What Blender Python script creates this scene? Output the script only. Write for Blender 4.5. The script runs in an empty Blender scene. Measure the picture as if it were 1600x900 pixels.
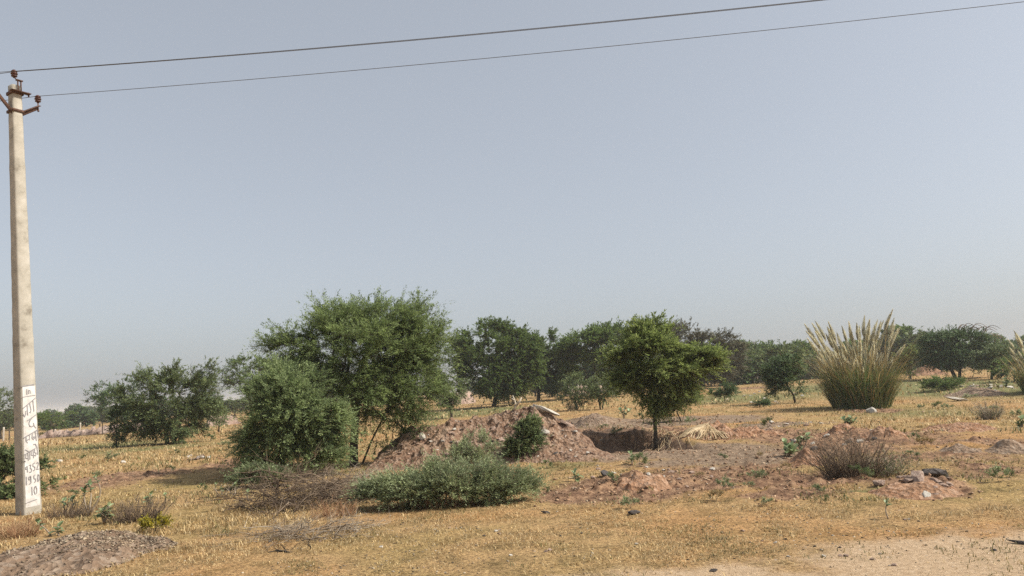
import bpy, math, random
import numpy as np
from mathutils import Vector, Matrix

# ------------------------------------------------------------------ camera
SC = bpy.context.scene
FPX, PITCH, ROLL, CH = 1160.0, math.atan(158/1160), math.radians(3.0), 1.7
cf = np.array([0, math.cos(PITCH), math.sin(PITCH)])
r0 = np.array([1.0, 0, 0]); u0 = np.array([0, -math.sin(PITCH), math.cos(PITCH)])
cr = r0*math.cos(ROLL) - u0*math.sin(ROLL); cu = u0*math.cos(ROLL) + r0*math.sin(ROLL)
CP = np.array([0, 0, CH])
cam_data = bpy.data.cameras.new('camera'); cam = bpy.data.objects.new('camera', cam_data)
SC.collection.objects.link(cam); SC.camera = cam
cam_data.sensor_fit = 'HORIZONTAL'; cam_data.sensor_width = 36; cam_data.lens = 36*FPX/1600
cam_data.clip_start = 0.1; cam_data.clip_end = 8000
M = Matrix([[cr[0], cu[0], -cf[0], 0], [cr[1], cu[1], -cf[1], 0], [cr[2], cu[2], -cf[2], CH], [0, 0, 0, 1]])
cam.matrix_world = M

# ------------------------------------------------------------------ world, sun, exposure
SUN_EL, SUN_AZ = math.radians(45), math.radians(-10)        # azimuth measured from +X towards +Y
w = bpy.data.worlds.new('World'); SC.world = w; w.use_nodes = True
nt = w.node_tree; nt.nodes.clear()
sky = nt.nodes.new('ShaderNodeTexSky'); sky.sky_type = 'NISHITA'; sky.sun_disc = False
sky.sun_elevation = SUN_EL; sky.sun_rotation = math.pi/2 - SUN_AZ
sky.altitude = 200; sky.air_density = 1.0; sky.dust_density = 3.5; sky.ozone_density = 1.0
hsv = nt.nodes.new('ShaderNodeHueSaturation'); hsv.inputs['Saturation'].default_value = 0.55
bg = nt.nodes.new('ShaderNodeBackground'); bg.inputs[1].default_value = 0.098
wo = nt.nodes.new('ShaderNodeOutputWorld')
nt.links.new(sky.outputs[0], hsv.inputs['Color']); mxw = nt.nodes.new('ShaderNodeMix'); mxw.data_type = 'RGBA'; mxw.inputs[0].default_value = .42; mxw.inputs[7].default_value = (3.5, 3.8, 4.15, 1)
nt.links.new(hsv.outputs[0], mxw.inputs[6]); nt.links.new(mxw.outputs[2], bg.inputs[0]); nt.links.new(bg.outputs[0], wo.inputs[0])
sl = bpy.data.lights.new('sun', 'SUN'); sl.energy = 3.6; sl.angle = math.radians(0.6); sl.color = (1, .945, .84)
so = bpy.data.objects.new('sun', sl); SC.collection.objects.link(so)
sdir = Vector((math.cos(SUN_EL)*math.cos(SUN_AZ), math.cos(SUN_EL)*math.sin(SUN_AZ), math.sin(SUN_EL)))
so.rotation_euler = sdir.to_track_quat('Z', 'Y').to_euler()
SC.view_settings.view_transform = 'Standard'; SC.view_settings.look = 'None'
SC.view_settings.exposure = 0.66; SC.view_settings.gamma = 1; SC.view_settings.use_curve_mapping = False
SC.render.engine = 'CYCLES'
SC.cycles.max_bounces = 6; SC.cycles.diffuse_bounces = 4; SC.cycles.transmission_bounces = 3
SC.cycles.volume_bounces = 1; SC.cycles.use_denoising = False; SC.cycles.caustics_reflective = False

# ------------------------------------------------------------------ maths helpers
def _h(ix, iy, s):
    n = (ix.astype(np.int64)*374761393 + iy.astype(np.int64)*668265263 + s*1274126177) & 0x7fffffff
    n = ((n ^ (n >> 13))*1103515245 + 12345) & 0x7fffffff
    n = ((n ^ (n >> 16))*668265263) & 0x7fffffff
    return n/2147483647.0
def vn(x, y, s=0):
    x = np.asarray(x, float); y = np.asarray(y, float)
    ix, iy = np.floor(x), np.floor(y); fx, fy = x-ix, y-iy
    fx = fx*fx*(3-2*fx); fy = fy*fy*(3-2*fy)
    a, b, c, d = _h(ix, iy, s), _h(ix+1, iy, s), _h(ix, iy+1, s), _h(ix+1, iy+1, s)
    return (a*(1-fx)+b*fx)*(1-fy) + (c*(1-fx)+d*fx)*fy
def fbm(x, y, s=0, o=4):
    t, a, n = 0, .5, 0
    for i in range(o):
        t = t + a*vn(np.asarray(x)*2**i+i*17.3, np.asarray(y)*2**i-i*9.1, s+i); n += a; a *= .5
    return t/n
def sm(x, a, b):
    t = np.clip((np.asarray(x, float)-a)/(b-a), 0, 1); return t*t*(3-2*t)
def nrm(v): return v/np.maximum(np.linalg.norm(v, axis=-1, keepdims=True), 1e-9)
def ray(px, py): return cf + cr*((px-800)/FPX) - cu*((py-450)/FPX)
def W(px, py, Y):
    d = ray(px, py); return CP + d*(Y/d[1])
def hbase(x, y):
    x = np.asarray(x, float); y = np.asarray(y, float)
    q = np.clip(x/np.maximum(y, 1), -.7, .6)
    side = np.interp(q, [-.7, -.35, 0, .5], [-.9, -.3, .45, 1.0])
    r = np.hypot(x, y)
    return sm(y, 28, 85)*side*(1-.5*sm(r, 150, 500)) + .10*(fbm(x/9, y/9, 5, 3)-.5)*sm(r, 9, 20) + .5*(fbm(x/60, y/60, 8, 2)-.5)*sm(r, 60, 150)
def G0(px, py):
    d = ray(px, py); t = np.exp(np.linspace(math.log(3), math.log(400), 4000))
    P = CP + d*t[:, None]; below = P[:, 2] < hbase(P[:, 0], P[:, 1])
    k = int(np.argmax(below)) if below.any() else 3000
    return P[k]
def ell(px, py, rx, ry):
    c = G0(px, py); e = G0(px, py+ry) if True else None
    return c[0], c[1], rx/FPX*c[1], max(abs(c[1]-e[1]), .15)
# bumps of the ground: px, py, rx, ry, height (a place read off the photograph, then a size in metres)
BUMPS = [(930, 663, 34, 8, .38), (1060, 690, 30, 6, .12),
         (1335, 682, 42, 5, .22), (1385, 690, 30, 4, .18), (1300, 696, 30, 4, -.12), (1360, 700, 60, 4, .13), (1270, 668, 40, 3, .14),
         (1500, 668, 36, 4, .16), (1510, 700, 22, 4, .16), (1580, 704, 22, 4, .16), (1265, 728, 34, 6, .12),
         (1005, 757, 42, 9, .16), (935, 765, 40, 8, .10), (1080, 770, 30, 6, .05), (230, 748, 50, 7, .08), (1440, 762, 60, 10, .14),
         (1530, 612, 42, 8, .30), (320, 722, 26, 5, .1), (1200, 718, 40, 5, .05), (380, 742, 60, 10, .12), (1480, 730, 60, 8, .1), (1600, 760, 50, 8, .08)]
BW = [ell(*b[:4])+(b[4],) for b in BUMPS]
RED = [(1130, 735, 190, 10, .55), (1450, 715, 170, 18, .5), (1290, 705, 120, 12, .6), (970, 762, 100, 20, 1), (1340, 688, 120, 12, 1), (1255, 752, 95, 14, 1), (1140, 748, 110, 9, .8), (1420, 765, 70, 12, .8), (215, 745, 90, 16, .6),
       (385, 722, 60, 10, .7), (975, 680, 95, 12, 1.3), (1170, 678, 90, 10, 1), (1520, 692, 90, 12, .6), (1540, 735, 70, 12, .6), (880, 708, 60, 10, .8), (1180, 606, 60, 3, .5),
       (670, 700, 110, 18, .5), (1365, 642, 40, 5, .7), (1130, 655, 60, 2, .5), (120, 758, 60, 10, .4), (1050, 765, 90, 12, .6), (1480, 745, 80, 10, .5), (560, 800, 60, 10, .25), (1230, 775, 90, 8, .6)]
GREY = [(1120, 722, 200, 12, .5), (960, 715, 90, 8, .5), (1350, 735, 160, 10, .35), (1030, 660, 150, 7, 1.1), (1080, 704, 140, 14, .9), (1220, 664, 60, 4, .9), (925, 660, 50, 8, 1.1), (1480, 690, 160, 22, .25), (1190, 715, 90, 10, .8), (1400, 700, 100, 16, .3)]
GREEN = [(1450, 605, 160, 22, .8), (1150, 622, 150, 10, .45), (720, 645, 120, 7, .6), (100, 702, 140, 14, .45), (860, 715, 50, 8, .6), (1430, 645, 130, 14, .35), (880, 730, 90, 10, .3), (1330, 765, 80, 5, .4), (240, 700, 120, 8, .4)]
REDW = [ell(*b[:4])+(b[4],) for b in RED]; GREYW = [ell(*b[:4])+(b[4],) for b in GREY]; GREENW = [ell(*b[:4])+(b[4],) for b in GREEN]
def mask(L, x, y, sx=0):
    wx = x + 1.2*(fbm(x/1.6, y/1.6, 31+sx, 3)-.5); wy = y + 1.6*(fbm(x/1.6+9, y/1.6, 37+sx, 3)-.5)
    m = np.zeros_like(np.asarray(x, float))
    for cx, cy, rx, ry, s in L:
        d = ((wx-cx)/rx)**2 + ((wy-cy)/ry)**2
        m = np.maximum(m, s*np.exp(-d*.8)*1.35)
    return np.clip(m, 0, 1)
ra, rb = G0(790, 905), G0(1600, 820)
def road(x, y):
    nx, ny = -(rb[1]-ra[1]), rb[0]-ra[0]; L = math.hypot(nx, ny)
    d = ((x-ra[0])*nx + (y-ra[1])*ny)/L
    return .86*sm(-d + 1.6*(fbm(x/1.1, y/1.1, 71, 4)-.5) + .9*(fbm(x*2.2, y*2.2, 75, 3)-.5), -.9, 1.1)
PX0, PX1, PYF, PYN = G0(895, 683)[0], G0(1052, 683)[0], G0(960, 684)[1], G0(960, 707)[1]
def pit(x, y):
    e = 1.3*(fbm(x*1.3, y*.7, 91, 4)-.5); a = sm(x, PX0-.3, PX0+.5)*(1-sm(x, PX1-.9, PX1+.1)); yf = PYF+e; yn = PYN+e
    floor = sm(y, yn-.35, yn+.7)*(1-sm(y, yf-.22, yf+.22)); bank = sm(y, yf-.2, yf+.25)*(1-sm(y, yf+.5, yf+3.2))
    return a*(-.40*floor*(.6+.8*fbm(x*1.3, y*1.3, 95, 3)) + .17*bank*(.7+.6*fbm(x*3, y, 93, 3)))
def H(x, y):
    x = np.asarray(x, float); y = np.asarray(y, float)
    z = hbase(x, y) + pit(x, y)
    for cx, cy, rx, ry, h in BW:
        d = ((x-cx)/rx)**2 + ((y-cy)/ry)**2
        z = z + h*np.exp(-d**(1.8 if h < -.3 else 1))*(.75+.7*(fbm(x*2.2, y*2.2, 3, 3)-.3))
    rough = np.maximum(mask(REDW, x, y), .6*mask(GREYW, x, y, 5))
    r = np.hypot(x, y)
    z = z + (.035+.13*rough)*(fbm(x*2.6, y*2.6, 11, 4)-.5)*(1-.6*road(x, y)) + .45*rough*np.clip(fbm(x*3.2, y*3.2, 13, 4)-.55, 0, 1)
    return z
def G(px, py):
    p = G0(px, py); return np.array([p[0], p[1], float(H(p[0], p[1]))])
def at(px, Y):
    p = W(px, 600, Y); return np.array([p[0], Y, float(H(p[0], Y))])

# ------------------------------------------------------------------ mesh helpers
class MB:
    def __init__(s): s.v = []; s.f = {}; s.n = 0
    def add(s, V, Fc):
        V = np.asarray(V, float).reshape(-1, 3); Fc = np.asarray(Fc, np.int64)
        if Fc.size: s.f.setdefault(Fc.shape[1], []).append(Fc+s.n)
        s.v.append(V); s.n += len(V)
    def tube(s, P, R, k=5, cap=True):
        P = np.asarray(P, float); R = np.broadcast_to(np.asarray(R, float), (len(P),))
        T = nrm(np.gradient(P, axis=0)); ref = np.array([0.31, .17, .93]) if abs(T[0] @ np.array([.31, .17, .93])) < .9 else np.array([1., 0, 0])
        A = nrm(np.cross(T, ref)); B = np.cross(T, A)
        a = np.arange(k)*2*math.pi/k
        V = P[:, None] + R[:, None, None]*(np.cos(a)[None, :, None]*A[:, None] + np.sin(a)[None, :, None]*B[:, None])
        i = np.arange(len(P)-1)[:, None]*k; j = np.arange(k)[None]; j2 = (j+1) % k
        s.add(V.reshape(-1, 3), np.stack([i+j, i+j2, i+k+j2, i+k+j], -1).reshape(-1, 4))
        if cap:
            n0 = s.n-len(P)*k
            for base, rev in ((n0, True), (s.n-k, False)):
                f = np.arange(k)+base; s.f.setdefault(k, []).append((f[::-1] if rev else f)[None])
    def tris3(s, base, tip, rad):
        """thin three-sided spikes"""
        n = len(base); d = nrm(tip-base); ref = np.where(np.abs(d[:, 2:3]) < .9, np.array([[0, 0, 1.]]), np.array([[1., 0, 0]]))
        A = nrm(np.cross(d, ref)); B = np.cross(d, A); V = np.zeros((n, 4, 3))
        for q in range(3):
            t = q*2*math.pi/3; V[:, q] = base + rad*(math.cos(t)*A + math.sin(t)*B)
        V[:, 3] = tip; i = np.arange(n)[:, None]*4
        s.add(V, np.concatenate([i+np.array([0, 1, 3]), i+np.array([1, 2, 3]), i+np.array([2, 0, 3])]))
    def leaves(s, P, D, N, L, Wd):
        """diamond leaves with a fold: base P, direction D, side N"""
        n = len(P); D = nrm(D); S = nrm(np.cross(D, N)); U = np.cross(S, D); L = np.asarray(L).reshape(-1, 1)*np.ones((n, 1)); Wd = np.asarray(Wd).reshape(-1, 1)*np.ones((n, 1))
        V = np.stack([P, P+D*L*.5+S*Wd*.5+U*Wd*.15, P+D*L, P+D*L*.5-S*Wd*.5+U*Wd*.15], 1)
        s.add(V, np.arange(n)[:, None]*4+np.array([0, 1, 2, 3]))
    def box(s, c, sz, R=None):
        V = np.array([[x, y, z] for x in (-.5, .5) for y in (-.5, .5) for z in (-.5, .5)])*np.array(sz)
        if R is not None: V = V @ np.array(R).T
        s.add(V+np.array(c), [[0, 1, 3, 2], [4, 6, 7, 5], [0, 4, 5, 1], [2, 3, 7, 6], [0, 2, 6, 4], [1, 5, 7, 3]])
    def mesh(s, name, mat=None, smooth=False):
        me = bpy.data.meshes.new(name)
        V = np.concatenate(s.v) if s.v else np.zeros((0, 3))
        me.vertices.add(len(V)); me.vertices.foreach_set('co', V.astype(np.float32).ravel())
        li, ls, tot = [], [], 0
        for k, L in s.f.items():
            Fc = np.concatenate(L); li.append(Fc.ravel()); ls.append(tot+np.arange(len(Fc))*k); tot += Fc.size
        li = np.concatenate(li); ls = np.concatenate(ls)
        me.loops.add(tot); me.loops.foreach_set('vertex_index', li.astype(np.int32))
        me.polygons.add(len(ls)); me.polygons.foreach_set('loop_start', ls.astype(np.int32))
        me.update(calc_edges=True); me.validate()
        if smooth: me.polygons.foreach_set('use_smooth', np.ones(len(me.polygons), bool))
        if mat: me.materials.append(mat)
        return me
    def obj(s, name, mat=None, parent=None, loc=None, smooth=False):
        return link(name, s.mesh(name, mat, smooth), parent, loc)
def link(name, data, parent=None, loc=None):
    o = bpy.data.objects.new(name, data); SC.collection.objects.link(o)
    if parent: o.parent = parent
    if loc is not None: o.location = Vector([float(c) for c in loc])
    return o
def tag(o, label=None, cat=None, group=None, kind=None):
    if label: o['label'] = label
    if cat: o['category'] = cat
    if group: o['group'] = group
    if kind: o['kind'] = kind
    return o
def thing(name, label, cat, loc=(0, 0, 0), group=None, rz=0):
    o = link(name, None, None, loc); o.rotation_euler[2] = rz; o.empty_display_size = .2
    return tag(o, label, cat, group)
def copy_tree(o, loc, rz=0, sc=(1, 1, 1), label=None, group=None):
    r = o.copy(); SC.collection.objects.link(r)
    r.location = Vector([float(c) for c in loc]); r.rotation_euler = (0, 0, rz)
    r.scale = sc if hasattr(sc, '__len__') else (sc,)*3
    if label: r['label'] = label
    if group: r['group'] = group
    for ch in o.children:
        c = ch.copy(); SC.collection.objects.link(c); c.parent = r
        for g in ch.children:
            d = g.copy(); SC.collection.objects.link(d); d.parent = c
    return r

# ------------------------------------------------------------------ material helpers
def mat_new(name):
    m = bpy.data.materials.new(name); m.use_nodes = True; t = m.node_tree; t.nodes.clear()
    o = t.nodes.new('ShaderNodeOutputMaterial'); return m, t, o
def N(t, ty, **k):
    n = t.nodes.new(ty)
    for a, b in k.items():
        if a.startswith('i_'):
            key = a[2:]; key = int(key) if key.isdigit() else key
            n.inputs[key].default_value = b
        else: setattr(n, a, b)
    return n
def ramp(t, stops, src=None):
    n = t.nodes.new('ShaderNodeValToRGB'); e = n.color_ramp.elements
    while len(e) < len(stops): e.new(.5)
    for q, (p, c) in zip(e, stops): q.position = p; q.color = tuple(c)+(1,) if len(c) == 3 else c
    if src: t.links.new(src, n.inputs[0])
    return n
def mixc(t, fac, a, b, mode='MIX'):
    n = t.nodes.new('ShaderNodeMix'); n.data_type = 'RGBA'; n.blend_type = mode
    for s, i in ((fac, 0), (a, 6), (b, 7)):
        if hasattr(s, 'links') or hasattr(s, 'is_linked'): t.links.new(s, n.inputs[i])
        else: n.inputs[i].default_value = s if i == 0 else (tuple(s)+(1,) if len(s) == 3 else s)
    return n.outputs[2]
def noise(t, scale, detail=4, rough=.55, vec=None, dist=0):
    n = N(t, 'ShaderNodeTexNoise'); n.inputs['Scale'].default_value = scale; n.inputs['Detail'].default_value = detail
    n.inputs['Roughness'].default_value = rough; n.inputs['Distortion'].default_value = dist
    if vec: t.links.new(vec, n.inputs['Vector'])
    return n.outputs[0]
def leaf_mat(name, cols, trans=.5, obvar=.12, rough=.6):
    m, t, o = mat_new(name)
    g = N(t, 'ShaderNodeNewGeometry'); oi = N(t, 'ShaderNodeObjectInfo')
    r = ramp(t, [(i/max(1, len(cols)-1), c) for i, c in enumerate(cols)], g.outputs['Random Per Island'])
    tc = N(t, 'ShaderNodeTexCoord')
    nz = ramp(t, [(.32, (.62, .64, .66)), (.68, (1.35, 1.3, 1.15))], noise(t, 2.6, 4, .7, tc.outputs['Object']))
    c1 = mixc(t, 1.0, r.outputs[0], nz.outputs[0], 'MULTIPLY')
    hs = N(t, 'ShaderNodeHueSaturation'); t.links.new(c1, hs.inputs['Color'])
    mr = N(t, 'ShaderNodeMapRange'); mr.inputs[3].default_value = 1-obvar; mr.inputs[4].default_value = 1+obvar
    t.links.new(oi.outputs['Random'], mr.inputs[0]); t.links.new(mr.outputs[0], hs.inputs['Value'])
    d = N(t, 'ShaderNodeBsdfPrincipled'); d.inputs['Roughness'].default_value = rough; d.inputs['Specular IOR Level'].default_value = .25
    tr = N(t, 'ShaderNodeBsdfTranslucent'); mx = N(t, 'ShaderNodeMixShader'); mx.inputs[0].default_value = trans
    t.links.new(hs.outputs[0], d.inputs['Base Color']); t.links.new(hs.outputs[0], tr.inputs[0])
    t.links.new(d.outputs[0], mx.inputs[1]); t.links.new(tr.outputs[0], mx.inputs[2]); t.links.new(mx.outputs[0], o.inputs[0])
    return m
def solid_mat(name, cols, scale=6, rough=.9, bump=.3, bscale=30, obvar=.0, detail=6, island=False, dist=.01):
    m, t, o = mat_new(name); tc = N(t, 'ShaderNodeTexCoord')
    n1 = noise(t, scale, detail, .62, tc.outputs['Object'])
    if island:
        g = N(t, 'ShaderNodeNewGeometry'); a = N(t, 'ShaderNodeMath', operation='MULTIPLY_ADD'); a.inputs[1].default_value = .5; a.inputs[2].default_value = 0
        t.links.new(g.outputs['Random Per Island'], a.inputs[0]); b = N(t, 'ShaderNodeMath', operation='MULTIPLY_ADD'); b.inputs[1].default_value = .6
        t.links.new(n1, b.inputs[0]); t.links.new(a.outputs[0], b.inputs[2]); n1 = b.outputs[0]
    k = len(cols); r = ramp(t, [(.28+.44*i/max(1, k-1), c) for i, c in enumerate(cols)], n1)
    d = N(t, 'ShaderNodeBsdfPrincipled'); d.inputs['Roughness'].default_value = rough; d.inputs['Specular IOR Level'].default_value = .3
    src = r.outputs[0]
    if obvar:
        oi = N(t, 'ShaderNodeObjectInfo'); mr = N(t, 'ShaderNodeMapRange'); mr.inputs[3].default_value = 1-obvar; mr.inputs[4].default_value = 1+obvar
        t.links.new(oi.outputs['Random'], mr.inputs[0]); hs = N(t, 'ShaderNodeHueSaturation'); t.links.new(src, hs.inputs['Color']); t.links.new(mr.outputs[0], hs.inputs['Value']); src = hs.outputs[0]
    t.links.new(src, d.inputs['Base Color'])
    if bump:
        b = N(t, 'ShaderNodeBump'); b.inputs['Strength'].default_value = bump; b.inputs['Distance'].default_value = dist
        t.links.new(noise(t, bscale, 5, .7, tc.outputs['Object']), b.inputs['Height']); t.links.new(b.outputs[0], d.inputs['Normal'])
    t.links.new(d.outputs[0], o.inputs[0]); return m

MT = {}
MT['leaf_green'] = leaf_mat('leaf_green', [(0.056, 0.086, 0.029), (0.097, 0.152, 0.043), (0.153, 0.225, 0.063), (0.209, 0.290, 0.093)])
MT['leaf_feather'] = leaf_mat('leaf_feather', [(0.098, 0.130, 0.052), (0.156, 0.215, 0.085), (0.227, 0.299, 0.117), (0.325, 0.403, 0.182)])
MT['leaf_pale'] = leaf_mat('leaf_pale', [(0.150, 0.198, 0.090), (0.240, 0.319, 0.150), (0.340, 0.440, 0.210), (0.450, 0.539, 0.300)])
MT['leaf_dark'] = leaf_mat('leaf_dark', [(0.048, 0.090, 0.036), (0.077, 0.134, 0.053), (0.115, 0.180, 0.072), (0.154, 0.214, 0.094)], .25)
MT['leaf_olive'] = leaf_mat('leaf_olive', [(0.073, 0.107, 0.050), (0.119, 0.161, 0.069), (0.164, 0.213, 0.089), (0.218, 0.257, 0.119)], .25)
MT['leaf_brown'] = leaf_mat('leaf_brown', [(0.084, 0.084, 0.056), (0.113, 0.113, 0.074), (0.160, 0.150, 0.094)], .2)
MT['leaf_sun'] = leaf_mat('leaf_sun', [(0.091, 0.128, 0.041), (0.154, 0.203, 0.065), (0.228, 0.288, 0.089), (0.308, 0.351, 0.143)])
MT['leaf_grey'] = leaf_mat('leaf_grey', [(0.129, 0.158, 0.076), (0.206, 0.256, 0.127), (0.297, 0.352, 0.189), (0.399, 0.456, 0.278)], .3)
MT['leaf_succulent'] = leaf_mat('leaf_succulent', [(.16, .22, .11), (.24, .31, .16), (.36, .42, .24)], .2, .1, .45)
MT['leaf_yellow'] = leaf_mat('leaf_yellow', [(.20, .17, .02), (.42, .34, .03), (.16, .18, .04)], .3)
MT['munja_leaf'] = leaf_mat('munja_leaf', [(.07, .12, .04), (.11, .18, .06), (.16, .22, .09), (.30, .28, .15)], .3)
MT['straw'] = leaf_mat('straw', [(.22, .16, .08), (.34, .25, .12), (.48, .37, .18)], .3)
MT['plume'] = leaf_mat('plume', [(.56, .54, .42), (.70, .68, .55), (.84, .82, .70)], .5)
MT['bark'] = solid_mat('bark', [(.03, .024, .018), (.06, .048, .036), (.10, .085, .065)], 9, .95, .6, 40)
MT['bark_grey'] = solid_mat('bark_grey', [(.055, .038, .026), (.13, .09, .062), (.24, .18, .125)], 9, .95, .5, 40, island=True)
MT['twig_pale'] = solid_mat('twig_pale', [(.14, .105, .075), (.24, .19, .14), (.36, .30, .23)], 9, .95, .3, 40, island=True)
MT['root'] = solid_mat('root', [(.26, .18, .10), (.42, .31, .18), (.58, .46, .30)], 9, .95, .3, 40, island=True)
MT['red_straw'] = solid_mat('red_straw', [(.16, .07, .04), (.32, .17, .09), (.48, .32, .18)], 9, .95, .2, 40, island=True)
MT['bone_wood'] = solid_mat('bone_wood', [(.4, .33, .24), (.62, .54, .42)], 12, .85, .4, 60)
MT['rock_pink'] = solid_mat('rock_pink', [(.14, .085, .06), (.26, .17, .13), (.36, .27, .21), (.44, .36, .30)], 5, .92, .8, 22, .25)
MT['rock_pale'] = solid_mat('rock_pale', [(.30, .26, .21), (.46, .42, .36), (.6, .56, .5)], 7, .9, .7, 26, .12)
MT['rock_dark'] = solid_mat('rock_dark', [(.03, .027, .025), (.07, .06, .055), (.13, .11, .10)], 7, .9, .7, 26, .15)
MT['concrete'] = solid_mat('concrete', [(.20, .175, .14), (.35, .32, .265), (.41, .375, .315), (.47, .435, .375)], 4.5, .88, .5, 60, dist=.004)
MT['whitewash'] = solid_mat('whitewash', [(.36, .33, .29), (.52, .49, .455), (.62, .595, .565), (.68, .655, .63)], 7, .8, .3, 60, dist=.003)
MT['lettering'] = solid_mat('lettering', [(.15, .14, .145), (.34, .32, .32)], 30, .8, 0)
MT['rust'] = solid_mat('rust', [(.045, .022, .015), (.10, .05, .032), (.16, .085, .055)], 25, .75, .5, 80)
MT['ceramic'] = solid_mat('ceramic', [(.06, .022, .016), (.10, .04, .028)], 20, .28, 0)
MT['wire'] = solid_mat('wire', [(.06, .055, .05), (.10, .09, .08)], 5, .5, 0)
MT['post'] = solid_mat('post', [(.35, .3, .24), (.5, .45, .38)], 12, .9, .4, 60)
MT['post_dark'] = solid_mat('post_dark', [(.05, .035, .025), (.1, .075, .05)], 12, .9, .4, 60)
MT['wall_stone'] = solid_mat('wall_stone', [(.2, .13, .1), (.36, .26, .21), (.48, .38, .32)], 1.2, .95, .8, 3, dist=.1)

def soil_mat(name, stops, big=1.2, bstr=.9):
    m, t, o = mat_new(name); tc = N(t, 'ShaderNodeTexCoord'); v = tc.outputs['Object']
    c = ramp(t, stops, noise(t, big, 8, .68, v)).outputs[0]
    vo = N(t, 'ShaderNodeTexVoronoi'); vo.inputs['Scale'].default_value = 16; t.links.new(v, vo.inputs['Vector'])
    hs = N(t, 'ShaderNodeSeparateColor'); t.links.new(vo.outputs['Color'], hs.inputs[0])
    c2 = mixc(t, .38, c, ramp(t, [(0, (.12, .075, .055)), (.5, (.3, .19, .13)), (1, (.5, .4, .32))], hs.outputs[0]).outputs[0])
    d = N(t, 'ShaderNodeBsdfPrincipled'); d.inputs['Roughness'].default_value = .95; d.inputs['Specular IOR Level'].default_value = .15; t.links.new(c2, d.inputs['Base Color'])
    b = N(t, 'ShaderNodeBump'); b.inputs['Strength'].default_value = bstr; b.inputs['Distance'].default_value = .05
    mx = N(t, 'ShaderNodeMath', operation='ADD'); t.links.new(noise(t, 14, 8, .75, v), mx.inputs[0]); t.links.new(vo.outputs['Distance'], mx.inputs[1])
    t.links.new(mx.outputs[0], b.inputs['Height']); t.links.new(b.outputs[0], d.inputs['Normal']); t.links.new(d.outputs[0], o.inputs[0]); return m
MT['soil_mound'] = soil_mat('soil_mound', [(.32, (.06, .035, .024)), (.45, (.17, .095, .058)), (.58, (.25, .16, .10)), (.75, (.40, .31, .23))])
MT['soil_orange'] = soil_mat('soil_orange', [(.25, (.2, .09, .045)), (.5, (.34, .17, .085)), (.8, (.44, .27, .16))])
MT['soil_grey'] = soil_mat('soil_grey', [(.25, (.10, .068, .046)), (.5, (.21, .15, .10)), (.8, (.36, .27, .19))])

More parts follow.
